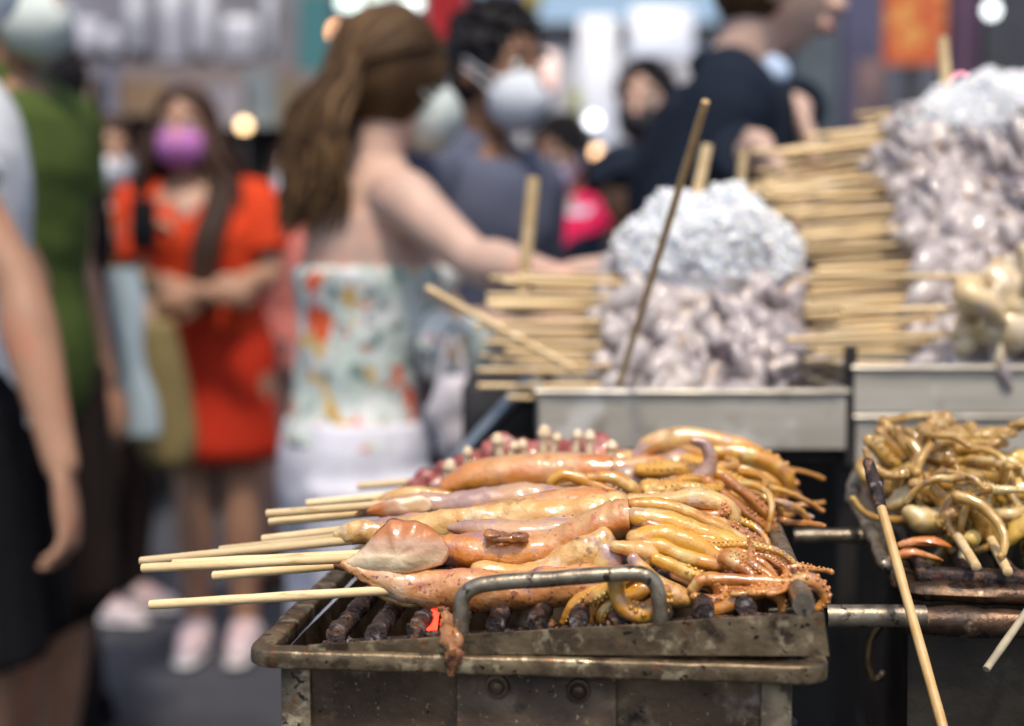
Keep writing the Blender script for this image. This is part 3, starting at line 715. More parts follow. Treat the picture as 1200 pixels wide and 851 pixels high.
heap_squid('pale squid with a brown tangle of tentacles above two white lumps on the side grill', [(1144, 664, .93), (1112, 612, 1.02)],
    [((1085, 610), [(1068, 602, 12), (1085, 610, 17), (1110, 606, 15), (1135, 590, 10)], 1.02), ((1060, 580), [(1044, 592, 8), (1060, 582, 11), (1085, 572, 10), (1110, 570, 8)], 1.05)],
    [(1062, 520, 1.10, 1135, 560, 14, 8), (1070, 540, 1.07, 1140, 575, 10, 7)], M_hp, M_hn, 1)
heap_squid('squid with a grey brown head on the stick beside the two white lumps', [(1181, 670, .93), (1160, 630, 1.00)],
    [((1120, 600), [(1103, 612, 8), (1112, 604, 11), (1125, 596, 8)], 1.0), ((1150, 590), [(1128, 570, 8), (1145, 592, 14), (1160, 615, 15), (1163, 636, 7)], 1.0)],
    [(1110, 515, 1.12, 1165, 570, 14, 7), (1120, 560, 1.03, 1165, 600, 8, 6)], M_hn, M_hn, 2)
heap_squid('yellow squid with folded fins at the edge of the side grill', [(1245, 690, .95), (1215, 640, 1.0)],
    [((1190, 560), [(1172, 548, 10), (1185, 540, 13), (1205, 545, 14), (1230, 560, 12)], 1.10), ((1190, 590), [(1176, 585, 8), (1190, 575, 14), (1220, 580, 18), (1260, 590, 16)], 1.05), ((1200, 620), [(1178, 640, 6), (1190, 622, 11), (1205, 612, 10), (1240, 610, 10)], 1.0)],
    [(1165, 560, 1.05, 1230, 630, 14, 7)], M_yel, M_hp, 3)
heap_squid('squid whose brown tentacle loops make the top of the heap on the side grill', None,
    [((1070, 540), [(1040, 560, 6), (1052, 545, 8), (1072, 532, 9), (1100, 522, 9), (1130, 526, 6)], 1.12), ((1120, 520), [(1098, 530, 6), (1115, 512, 9), (1135, 510, 9), (1150, 530, 6)], 1.14), ((1045, 530), [(1030, 548, 4), (1042, 530, 5), (1060, 520, 5)], 1.16), ((1085, 560), [(1042, 575, 7), (1052, 558, 9), (1066, 548, 8)], 1.08)],
    [(1075, 505, 1.15, 1150, 540, 16, 8)], M_hn, M_hn, 4)
b = MB(); b.ball(at(1139, 631, .985), .0062, 12, 8); tag(b.build('fish_ball', M_yel), 'small round yellow ball between the two short sticks', 'fish ball')
# loose sticks
def loose(label, a, b_, r, m=None, tip=None, grp=None):
    root = thing('bamboo_skewer', label, 'skewer', b_, grp); mb = MB(); stick(mb, a, b_, r); mb.build('stick', m or M_bamboo, root)
    if tip: mb = MB(); mb.tube([b_.lerp(a, -.001), b_.lerp(a, .06), b_.lerp(a, .13)] if False else [b_.lerp(a, -.012), b_.lerp(a, .08), b_.lerp(a, .16)], [r * 1.25, r * 1.45, r * 1.2], 10, 4, 'round', nz=.0012, nf=120); mb.build('burnt_tip', M_char, root)
    return root
loose('long bamboo stick with a burnt tip leaning in front of the side grill', at(1107, 860, .84), at(1019, 546, .965), .0033, mat('golden_bamboo', (.50, .31, .11), (.62, .42, .19), (90, 90, 14), .45), tip=True)
loose('grey weathered stick end poking down in front of the greasy side grill', at(1156, 784, .88), at(1222, 690, .93), .0026, mat('weathered_bamboo', (.30, .26, .18), (.42, .36, .24), 40, .6))
# tie pipes between the grills
for nm, x0, x1, y, Y, r in (('upper thin tie pipe running behind the gap between the two grills', 930, 1030, 628, 1.10, .0055), ('lower tie pipe bridging the gap between the two grills', 968, 1084, 722, .93, .0075)):
    b = MB(); b.tube([at(x0, y, Y), at((x0 + x1) / 2, y, Y), at(x1, y, Y)], r, 14, 3, 'flat', nz=.0006); tag(b.build('tie_pipe', M_rod), nm, 'pipe')
b = MB(); b.tube([at(1030, 735, 1.0), at(1020, 750, 1.0), at(1017, 778, 1.0), at(1024, 796, 1.0), at(1034, 790, 1.0)], .003, 8, 5); tag(b.build('wire_hook', M_burnt), 'bent wire hook hanging below the lower tie pipe', 'hook')

# ------------------------------------------------------------------ steel trays behind
def tray(label, px0, px1, py0, py1, Y, depth, inset=0.0):
    A, B = at(px0, py0, Y), at(px1, py0, Y); zt = A.z; zb = at(px0, py1, Y).z; hgt = zt - zb
    root = thing('steel_tray', label, 'steel tray', ((A.x + B.x) / 2, Y + depth / 2, zb)); th = .004; mb = MB()
    cx = (A.x + B.x) / 2; wd = B.x - A.x
    mb.box((cx, Y + th / 2, (zt + zb) / 2 - .001), (wd, th, hgt - .002)); mb.box((cx, Y + depth - th / 2, (zt + zb) / 2 - .001), (wd, th, hgt - .002))
    for x in (A.x + th / 2, B.x - th / 2): mb.box((x, Y + depth / 2, (zt + zb) / 2 - .001), (th, depth - 2 * th - .001, hgt - .002))
    mb.box((cx, Y + depth / 2, zb + .004), (wd - 2 * th - .001, depth - 2 * th - .001, .004))
    mb.build('pan', M_steel, root)
    r_ = MB(); loop_tube(r_, densify([V((A.x, Y, zt)), V((B.x, Y, zt)), V((B.x, Y + depth, zt)), V((A.x, Y + depth, zt))], .02), .0042, 8, (1.4, .8), .0008); r_.build('rim', M_steel, root)
    return root, zt, zb, A.x, B.x
_, ZT1, ZB1, XA1, XB1 = tray('steel tray holding the middle mound of raw octopus under the tall thin stick', 632, 992, 459, 526, 1.42, .48)
_, ZT2, ZB2, XA2, XB2 = tray('taller upper steel tray holding the big stack of octopus skewers', 1002, 1420, 431, 484, 1.42, .60)
tray('lower steel tray under the taller tray right behind the yellow squid', 1004, 1420, 488, 545, 1.425, .55)
ct = thing('stall_cart', 'black steel stall frame standing under the steel trays', 'stall cart', (.55, 1.7, 0))
b = MB()
zz = ZB1 - .012
for x in (XA1 + .015, XB1 + .012, XB2 - .02):
    for y in (1.46, 1.90): b.box((x, y, zz / 2), (.022, .022, zz))
b.box((( XA1 + XB2) / 2, 1.455, zz + .0045), (XB2 - XA1, .02, .009)); b.box(((XA1 + XB2) / 2, 1.9, zz + .0045), (XB2 - XA1, .02, .009)); b.box(((XA1 + XB2) / 2, 1.68, .30), (XB2 - XA1 - .05, .40, .012))
b.box((XB1 + .006, 1.432, (ZT1 + zz) / 2 + .02), (.009, .02, ZT1 - zz + .05))
b.build('frame', M_blacksteel, ct)
b = MB()
b.box(((XA1 + XB2) / 2, 1.94, .62), (XB2 - XA1 - .03, .012, .62)); b.build('back_panel', M_blacksteel, ct)
b = MB(); b.box((XB1 - .035, 1.66, .45), (.13, .2, .28), bev=.01); tag(b.build('gas_box', mat('dark_red_plastic', (.16, .02, .02), rough=.4)), 'dark red box standing on the low shelf of the stall', 'box')
b = MB(); b.tube([(XB1 - .02, 1.62, .31), (XB1 - .02, 1.62, .42), (XB1 - .02, 1.62, .50), (XB1 - .02, 1.62, .55)], [.035, .036, .030, .012], 14, 3, 'round')
# dark crate at the left end of the trays, with a pale strap-like edge
b = MB(); A = at(548, 560, 1.62); 
cr = thing('black_crate', 'black crate leaning beside the middle steel tray with a pale steel edge', 'crate', at(590, 560, 1.7))
b.box(at(598, 500, 1.72), (.11, .2, .12), bev=.006); b.build('crate_body', M_blacksteel, cr)
b = MB(); b.tube([at(530, 545, 1.60), at(572, 498, 1.60), at(620, 445, 1.60)], .013, 10, 2, 'round', flat=(1, .6)); b.build('steel_edge', mat('blue_grey_steel', (.20, .25, .30), (.26, .31, .36), 20, .35, .3), cr)

# ------------------------------------------------------------------ raw octopus skewers
M_oct = mat('raw_octopus', (.52, .475, .46), (.34, .295, .31), 13, rough=.28, sss=.2, coat=.55, bump=.0010, bscale=120,
            patches=[((.64, .575, .54), 24, .53, .62), ((.17, .13, .145), 22, .56, .64), ((.56, .36, .20), 30, .60, .68)])
M_octw = mat('raw_squid_cream', (.72, .62, .45), (.66, .50, .26), 30, rough=.22, sss=.2, coat=.6, bump=.001, bscale=120, patches=[((.55, .48, .50), 40, .56, .7), ((.62, .28, .10), 40, .64, .74)])
def octo_proto(seed, m, name, label, cat='octopus skewer'):
    rg = random.Random(seed); root = thing(name, label, cat, (0, 0, 0)); mb = MB(); stick(mb, V((-(.112 if seed % 2 else .150) - rg.uniform(-.016, .018), 0, 0)), V((.2, 0, 0)), .0029); mb.build('stick', M_bamboo, root)
    mb = MB(); mb.tube([V((.005, 0, 0)), V((.07, .002, .001)), V((.13, -.002, 0)), V((.19, 0, 0))], [.009, .014, .013, .008], 12, 5, 'round', nz=.005, nf=50, seed=seed)
    for h_ in range(6):      # folded body flaps: thick flattened arcs round the stick
        x = .012 + .032 * h_ + rg.uniform(-.006, .006); a = rg.uniform(0, 2 * PI); da = rg.choice((-1, 1)) * rg.uniform(2.0, 3.6); q = rg.uniform(.014, .020); pts = []
        for k in range(7):
            f = k / 6; aa = a + da * f; pts.append(V((x + rg.uniform(-.012, .012) * f + .012 * math.sin(aa), math.cos(aa) * q * (.5 + .7 * f), math.sin(aa) * q * (.5 + .7 * f))))
        r0 = rg.uniform(.0115, .0185); mb.tube(pts, [r0 * .8, r0, r0, r0 * 1.1, r0, r0 * .85, r0 * .5], 12, 4, 'round', nz=.0010, nf=50, seed=seed * 3 + h_, flat=(1, .8))
    for h_ in range(2):
        x = .050 + .095 * h_ + rg.uniform(-.01, .01); mb.ball((x, rg.uniform(-.006, .006), rg.uniform(-.006, .006)), (.027, .021, .020), 14, 10, nz=.006, nf=50, seed=seed + h_)
        for i in range(4):
            a = rg.uniform(0, 2 * PI); x0 = x + rg.uniform(-.014, .014); pts = []; da = rg.choice((-1, 1)) * rg.uniform(1.6, 3.6); dx = rg.uniform(-.045, .05); rr = rg.uniform(.018, .030)
            for k in range(8):
                f = k / 7; aa = a + da * f; q = rr * (.25 + 1.0 * math.sin(PI * min(1, f * .75 + .05))); pts.append(V((x0 + dx * f, math.cos(aa) * q, math.sin(aa) * q)))
            r0 = rg.uniform(.007, .011); mb.tube(pts, [r0 * (1 - .62 * k / 7) for k in range(8)], 9, 4, 'round', nz=.0016, nf=90, seed=seed + i)
    mb.build('octopus', m, root, smooth='all')
    return root
def place(pr, first, loc, rot, label, group, s=1.0):
    o = pr if first else copy_thing(pr)
    o.location = loc; o.rotation_euler = rot; o.scale = (s, s, s); o['label'] = label; o['group'] = group
    return o
random.seed(3)
N_P = 6
lab_mid = ['raw lilac grey octopus skewer in the bottom layer of the middle mound', 'raw lilac grey octopus skewer in the middle layers of the middle mound', 'raw lilac grey octopus skewer right under the ice of the middle mound']
lab_big = ['raw octopus skewer low in the big stack just above the taller tray', 'raw octopus skewer halfway up the big stack', 'raw octopus skewer in the topmost layers of the big stack under the ice']
protos = [octo_proto(100 + i, M_oct, 'octopus_skewer', lab_mid[0]) for i in range(N_P)]
used = set(); cnt = 0
def nextp(odd):
    global cnt
    i = (2 * (cnt % 3) + odd) % N_P; cnt += 1; first = i not in used; used.add(i); return protos[i], first
for j in range(5):
    for k in range(7):
        pr, fi = nextp(1); Y = 1.474 + .019 * j + .025 * k; z = ZT1 - .012 + .0265 * (j + (k * 3 % 7) / 7) + rnd(-.002, .002)
        x0 = at(712 + rnd(-22, 22) + 2 * j, 400, Y).x + .004
        place(pr, fi, (x0, Y, z + rnd(-.004, .004)), (rnd(0, 6.28), rnd(-.03, .05), rnd(-.12, .12)), lab_mid[0 if j == 0 else 1 if j < 3 else 2], 'octopus skewers in the ' + ('bottom layer' if j == 0 else 'middle layers' if j < 3 else 'top layers') + ' of the middle mound', rnd(.95, 1.08))
for j in range(15):
    for k in range(5):
        pr, fi = nextp(1 if j < 8 else 0); Y = 1.468 + .021 * j + .026 * k; z = ZT2 + .004 + .0205 * (j + (k * 2 % 5) / 5) + rnd(-.002, .002)
        px = (1100, 1095, 1095, 1090, 1085, 1080, 1075, 1065, 1050, 1045, 1040, 1050, 1064, 1115, 1165, 1165, 1165)[j]
        x0 = at(px - 8 + rnd(-30, 24), 400, Y).x
        place(pr, fi, (x0, Y, z + rnd(-.004, .004)), (rnd(0, 6.28), -.01 - .008 * j + rnd(-.06, .06), rnd(-.24, .16)), lab_big[0 if j < 5 else 1 if j < 10 else 2], 'octopus skewers in the ' + ('lower' if j < 5 else 'middle' if j < 10 else 'top') + ' layers of the big stack', rnd(.95, 1.08))
pc_ = [octo_proto(300 + i, M_octw, 'squid_skewer', '', SQ) for i in range(2)]
for i, (px, py, Y, lab) in enumerate(((1120, 392, 1.435, 'cream raw squid skewer lying lowest at the front of the big stack'), (1128, 362, 1.43, 'cream raw squid skewer second from below at the front of the big stack'), (1150, 325, 1.44, 'cream raw squid skewer with an orange blush above the two lowest cream ones'))):
    o = place(pc_[i % 2], i < 2, at(px, py, Y), (rnd(0, 6), -.03 + .02 * i, rnd(-.05, .05)), lab, 'cream squid skewers in the big stack', 1.12)

# ice
M_ice = mat('crushed_ice', (.97, .975, .985), (.92, .94, .97), 60, rough=.5, sss=.8, bump=.0008, bscale=110, spec=.3)
def ice(name, label, c, r, n_, seed, cut=None):
    rg = random.Random(seed); mb = MB()
    c = V(c); mb.ball(c, [x * .97 for x in r], 40, 22, nz=.018, nf=22, seed=seed)
    for i in range(n_):
        a = rg.uniform(0, 2 * PI); e = math.asin(rg.uniform(-.15, 1)); d = V((math.cos(e) * math.cos(a) * r[0], math.cos(e) * math.sin(a) * r[1], math.sin(e) * r[2]))
        q = c + d * rg.uniform(.93, 1.08); q += d.normalized() * mnoise.noise(q * 22 + V((seed, seed, 0))) * .018; s_ = rg.uniform(.0025, .0065); ax = Matrix.Rotation(rg.uniform(0, 3), 3, V((rg.random(), rg.random(), rg.random() + .01)))
        mb.box(q, (s_, s_ * rg.uniform(.6, 1.3), s_ * rg.uniform(.5, 1)), ax @ V((1, 0, 0)), ax @ V((0, 1, 0)), ax @ Z)
    return tag(mb.build(name, M_ice, edge=35), label, 'ice', kind='stuff')
ic = at(830, 312, 1.60); ice('ice', 'white crushed ice heaped on the middle mound of octopus', ic, (.092, .08, .082), 4200, 3)
ic2 = at(1212, 168, 1.745); ice('ice', 'crushed ice on top of the big octopus stack at the edge of the photo', ic2, (.165, .10, .082), 4800, 8)

# upright sticks
loose('tall dark bamboo stick leaning in the corner of the middle tray', at(827, 119, 1.22), at(723, 458, 1.445), .0036, mat('dark_bamboo', (.55, .36, .16), (.66, .46, .23), (14, 90, 90), .5))
loose('short pale stick standing in the ice just behind the tall dark stick', at(829, 170, 1.62), at(812, 250, 1.62), .0062)
loose('short pale stick standing in the ice closest to the big stack', at(871, 177, 1.66), at(866, 260, 1.66), .0062)
loose('blurred pale stick standing in front of the slate T shirt', at(625, 208, 1.72), at(612, 345, 1.72), .0078)
loose('pale stick standing in the ice on the big stack', at(1104, 44, 1.78), at(1112, 140, 1.78), .0070)
loose('golden stick slanting down into the middle mound below the bare arm', at(500, 338, 1.50), at(672, 432, 1.45), .0042)
# ------------------------------------------------------------------ street
M_asphalt = mat('asphalt', (.045, .050, .062), (.060, .066, .080), 3, .6, bump=.003, bscale=180, rvar=.15, patches=[((.03, .032, .038), 1.2, .52, .68)])
g = MB(); n_ = 24
g.add([(-60 + 120 * i / n_, -20 + 140 * j / n_, mnoise.noise(V((i, j, 0))) * .004) for j in range(n_ + 1) for i in range(n_ + 1)], [(j * (n_ + 1) + i, j * (n_ + 1) + i + 1, (j + 1) * (n_ + 1) + i + 1, (j + 1) * (n_ + 1) + i) for j in range(n_) for i in range(n_)])
tag(g.build('ground', M_asphalt), kind='structure')
def simple(name, c): return mat(name, c, tuple(x * .8 for x in c), 4, .6, bump=.002, bscale=40)
def glow(name, c, s): return mat(name, (.8, .8, .8), rough=.4, emit=c, estr=s)
M_wallL = simple('grey_lilac_render', (.25, .25, .31)); M_dkb = simple('brown_board', (.13, .105, .105)); M_dk = simple('dark_shopfront', (.045, .042, .050))
M_win = mat('window_glass', (.10, .11, .13), rough=.06, metal=0, coat=.3); M_white = mat('white_panel', (.74, .76, .84), (.42, .44, .52), 5, .5)
def bld(label, x0, x1, y, dep, h, m, rows, cols, zfirst, front=True):
    root = thing('building', label, 'building', ((x0 + x1) / 2, y + dep / 2, 0)); b = MB()
    b.box(((x0 + x1) / 2, y + dep / 2, h / 2), (x1 - x0, dep, h)); b.build('wall', m, root)
    b = MB(); b.box(((x0 + x1) / 2, y + dep / 2, h + .12), (x1 - x0 + .3, dep + .3, .24)); b.build('roof', M_dk, root)
    wd = (x1 - x0) / cols
    for r_ in range(rows):
        for c in range(cols):
            xc = x0 + wd * (c + .5); zc = zfirst + 2.9 * r_
            if zc + .8 > h: continue
            b = MB(); b.box((xc, y - .01, zc), (wd * .62, .06, 1.3)); f_ = b.build('window', M_white, root)
            b = MB(); 
            for s_ in (-1, 1): b.box((xc + s_ * wd * .145, y - .03, zc), (wd * .25, .03, 1.16))
            b.build('pane', M_win, f_)
    return root
# left block: white shop fascia panels over a dark awning
bl = bld('grey block across the street with white fascia panels over a dark awning', -9.5, -.35, 10.2, 6, 9, M_wallL, 2, 7, 4.9)
for px0, px1, py0, py1 in ((58, 84, 10, 54), (92, 116, 22, 62), (120, 140, 34, 66), (148, 172, -40, 60), (188, 216, -40, 74), (226, 250, -40, 66), (262, 300, 20, 70), (310, 322, -40, 60)):
    b = MB(); A, B = at(px0, py1, 10.1), at(px1, py0, 10.1); b.box(((A.x + B.x) / 2, 10.13, (A.z + B.z) / 2), (B.x - A.x, .12, B.z - A.z), bev=.02); b.build('fascia_panel', M_white, bl)
b = MB(); b.box((at(330, 60, 10.1).x, 10.15, 2.9), (1.0, .08, .7)); b.build('sign_board', simple('grey_signboard', (.22, .22, .25)), bl)
b = MB(); A = at(60, 80, 9.3); b.rings([[V((x, 10.19, 2.60)), V((x, 9.2, 2.30)), V((x, 9.2, 2.12)), V((x, 10.19, 2.16))] for x in (-9.4, -.4)]); b.build('awning', M_dkb, bl, smooth=False)
b = MB(); b.box((-4.8, 10.14, 1.05), (8.6, .1, 2.1)); b.build('shopfront', M_dk, bl)
for i, (px, py, w_, h_, c) in enumerate(((95, 118, .22, .30, (.30, .22, .18)), (160, 112, .30, .22, (.26, .17, .10)), (118, 105, .18, .34, (.20, .20, .26)), (262, 122, .26, .26, (.32, .30, .34)), (300, 112, .20, .36, (.20, .24, .26)), (335, 118, .16, .30, (.22, .18, .12)))):
    b = MB(); A = at(px, py, 9.0); b.box((A.x, 9.14, A.z), (w_, .04, h_)); b.build('hanging_board', simple('hanging_board_paint', c), bl)
for i in range(4):
    b = MB(); b.box((-7.6 + 1.9 * i, 10.05, 1.25), (1.0, .06, 1.1), bev=.01); b.build('shop_window', mat('dim_shop_window', (.12, .10, .10), rough=.2), bl)
b = MB(); A = at(372, 60, 9.9); b.box((A.x, 9.9, 2.45), (.22, .2, 1.1)); tag(b.build('teal_signboard', mat('teal_sign', (.05, .18, .20), rough=.5)), 'narrow teal hanging signboard behind the long brown hair', 'sign')
bld('distant white block closing the end of the street', -.2, 3.6, 26, 6, 5.2, simple('pale_render', (.62, .63, .68)), 1, 4, 1.9)
bld('tall grey building beyond the white block', -3, 9, 44, 8, 7.5, simple('blue_grey_render', (.42, .44, .52)), 2, 6, 2.2)
br = bld('blue grey building behind the man in black with dark shop bays', 2.05, 9, 8.4, 6, 9, simple('slate_render', (.12, .135, .18)), 2, 5, 4.8)
for px0, px1, c in ((930, 985, (.10, .13, .16)), (985, 1030, (.09, .09, .17)), (1112, 1148, (.10, .05, .10)), (1150, 1230, (.05, .055, .07))):
    b = MB(); A, B = at(px0, 0, 8.3), at(px1, 0, 8.3); b.box(((A.x + B.x) / 2, 8.33, 1.45), (B.x - A.x - .02, .12, 2.9)); b.build('bay_panel', simple('bay_panel_paint', c), br)
b = MB(); A = at(1020, 0, 8.0); b.tube([(A.x, 8.0, 0), (A.x, 8.0, 1.0), (A.x, 8.0, 2.3)], .085, 12, 1, 'flat'); tag(b.build('post', simple('dusty_pink_post', (.36, .24, .24))), 'dusty pink post below the orange poster', 'post')
# orange poster
A, B = at(1036, 75, 7.6), at(1110, -30, 7.6)
ps = thing('poster', 'orange and gold poster board above the octopus stack', 'poster', ((A.x + B.x) / 2, 7.6, A.z)); b = MB(); b.box(((A.x + B.x) / 2, 7.62, (A.z + B.z) / 2), (B.x - A.x, .03, B.z - A.z)); b.build('board', mat('orange_poster', (.62, .13, .035), (.55, .09, .03), 5, .5, patches=[((.75, .40, .10), 9, .50, .62)]), ps)
b = MB(); b.box(((A.x + B.x) / 2, 7.66, A.z / 2), (.06, .05, A.z)); b.build('stand', M_dk, ps)
# red banner
A, B = at(500, 128, 6.0), at(546, -60, 6.0)
bn = thing('banner', 'tall red cloth banner between the woman and the man in the slate T shirt', 'banner', ((A.x + B.x) / 2, 6, 0)); b = MB(); b.rings([[V((x, 6 + .02 * math.sin(x * 60 + z * 2), z)) for x, z in ((A.x, A.z), (A.x, B.z))] + [V((x + .0, 6.02 + .02 * math.sin(x * 60), z)) for x, z in ((A.x, B.z), (A.x, A.z))] for x in [0]] if False else [[V((A.x + (B.x - A.x) * k / 12, 6 + .02 * math.sin(k * 1.3) + s_ * .006, z)) for z, s_ in ((A.z, -1), (B.z, -1), (B.z, 1), (A.z, 1))] for k in range(13)]); b.build('cloth', simple('red_cloth', (.52, .035, .045)), bn)
b = MB(); b.tube([((A.x + B.x) / 2, 6.05, 0), ((A.x + B.x) / 2, 6.05, 1.4), ((A.x + B.x) / 2, 6.05, B.z)], .02, 8, 1, 'flat'); b.build('pole', M_dk, bn)
# white signs & lamp posts down the street
def signbox(label, px0, px1, py0, py1, Y, m, emit=False, name='signboard'):
    A, B = at(px0, py1, Y), at(px1, py0, Y); root = thing(name, label, 'sign', ((A.x + B.x) / 2, Y, 0)); b = MB(); b.box(((A.x + B.x) / 2, Y, (A.z + B.z) / 2), (B.x - A.x, .16, B.z - A.z), bev=.02); b.build('panel', m, root)
    b = MB(); b.tube([((A.x + B.x) / 2, Y + .05, 0), ((A.x + B.x) / 2, Y + .05, A.z * .5), ((A.x + B.x) / 2, Y + .05, A.z + .02)], .04, 8, 1, 'flat'); b.build('post', M_wallL, root); return root
signbox('big white lightbox high beside the dark collar', 738, 812, 10, 66, 13, glow('lightbox_white', (.80, .84, 1), .55))
signbox('tall white lightbox column in the street', 678, 722, 20, 170, 15, glow('lightbox_pale', (.72, .77, .95), .45))
signbox('small blue and yellow sign at the photo top', 612, 634, -20, 14, 12, simple('yellow_sign', (.7, .6, .2)))
signbox('small blue sign at the photo top beside the yellow one', 590, 612, -20, 10, 12, simple('blue_sign', (.05, .12, .45)))
signbox('faint pink lit sign beside the white mask', 632, 652, 62, 105, 11, glow('pink_lit', (1, .55, .45), .7))
signbox('slim yellow green sign strip low in the street', 668, 682, 105, 145, 12, simple('lime_sign', (.45, .5, .15)))
# lamps (lit in the photo)
def lamp(label, px, py, Y, r, c, s, squash=(1, 1, 1), hang=True, name='street_lamp'):
    p = at(px, py, Y); root = thing(name, label, 'lamp', p); b = MB(); b.ball(p, (r * squash[0], r * squash[1], r * squash[2]), 14, 10); b.build('bulb', glow('bulb_glow', c, s), root)
    b = MB(); z1 = p.z + 1.2
    if hang: b.tube([(p.x, p.y, p.z + r * squash[2] * .95), (p.x, p.y, p.z + .6), (p.x, p.y, z1)], .008, 6, 1, 'flat'); b.build('cord', M_dk, root)
    else: b.tube([(p.x, p.y, 0), (p.x, p.y, p.z * .5), (p.x, p.y, p.z - r * squash[2] * .9)], .02, 6, 1, 'flat'); b.build('pole', M_dk, root)
lamp('orange lantern glowing beside the long brown hair', 395, 38, 8, .040, (1, .36, .08), 4.5, (.9, .9, 1.2))
lamp('warm round lamp behind the orange sleeved woman', 286, 147, 9, .035, (1, .62, .27), 4.5, hang=False)
lamp('cool white round lamp low in the street', 695, 142, 11, .045, (.95, .97, 1), 4, hang=False)
lamp('broad warm lamp glowing orange and cream above the navy cap', 690, 183, 9, .085, (1, .50, .16), 3, (1.5, .6, .75), hang=False)
lamp('second warm lamp touching the broad orange one', 672, 186, 9.6, .06, (1, .76, .38), 3.2, hang=False)
lamp('white lamp near the photo edge above the octopus stack', 1162, 12, 7.5, .035, (.9, .97, 1), 3)
lamp('small pink lamp behind the ice of the big stack', 1126, 97, 7, .022, (1, .35, .45), 6, hang=False)
for k, (x, y) in enumerate(((408, 2), (445, 6), (480, 4))):
    lamp(('leftmost of the three white lamps over the long brown hair', 'middle one of the three white lamps over the long brown hair', 'rightmost of the three white lamps over the long brown hair')[k], x, y, 9, .055, (.80, 1, .90), 2.2, (1.4, .8, .8))
# ------------------------------------------------------------------ people
random.seed(11)
def skinmat(n, c): return mat(n, c, tuple(x * .86 for x in c), 14, .48, sss=.12, bump=.0008, bscale=160, patches=[((min(1, c[0] * 1.12), c[1] * .84, c[2] * .78), 9, .52, .72)])
SK_L = skinmat('skin_light', (.58, .36, .27)); SK_M = skinmat('skin_tan', (.42, .235, .15)); SK_D = skinmat('skin_brown', (.30, .155, .09)); SK_F = skinmat('skin_fair', (.60, .41, .33))
def hairmat(n, c, c2): return mat(n, c, c2, 12, .55, bump=.003, bscale=60, spec=.22, tcols=[(c, -.2, .35), (c2, .45, .8), (tuple(x * 1.5 for x in c2), .85, 1.0)])
H_BR = hairmat('brown_hair', (.045, .023, .010), (.11, .062, .026)); H_BK = hairmat('black_hair', (.012, .011, .013), (.022, .02, .022)); H_DB = hairmat('dark_brown_hair', (.035, .018, .013), (.06, .032, .022))
def cloth(n, c, **k): return mat(n, c, tuple(x * .82 for x in c), 9, .85, bump=.004, bscale=28, spec=.15, **k)
M_EYE = mat('eye', (.8, .78, .75), rough=.15, tcols=[((.02, .012, .008), .45, .55)]); M_LIP = mat('lips', (.45, .12, .12), rough=.4)

TZ = (.78, .86, .95, 1.05, 1.17, 1.28, 1.36, 1.41, 1.447)
TX = (.10, .165, .165, .138, .150, .168, .172, .140, .064)
TY = (.09, .112, .112, .094, .106, .118, .104, .076, .058)
def interp(z, xs, ys):
    if z <= xs[0]: return ys[0]
    for i in range(1, len(xs)):
        if z <= xs[i]:
            f = (z - xs[i - 1]) / (xs[i] - xs[i - 1]); return ys[i - 1] + (ys[i] - ys[i - 1]) * f
    return ys[-1]

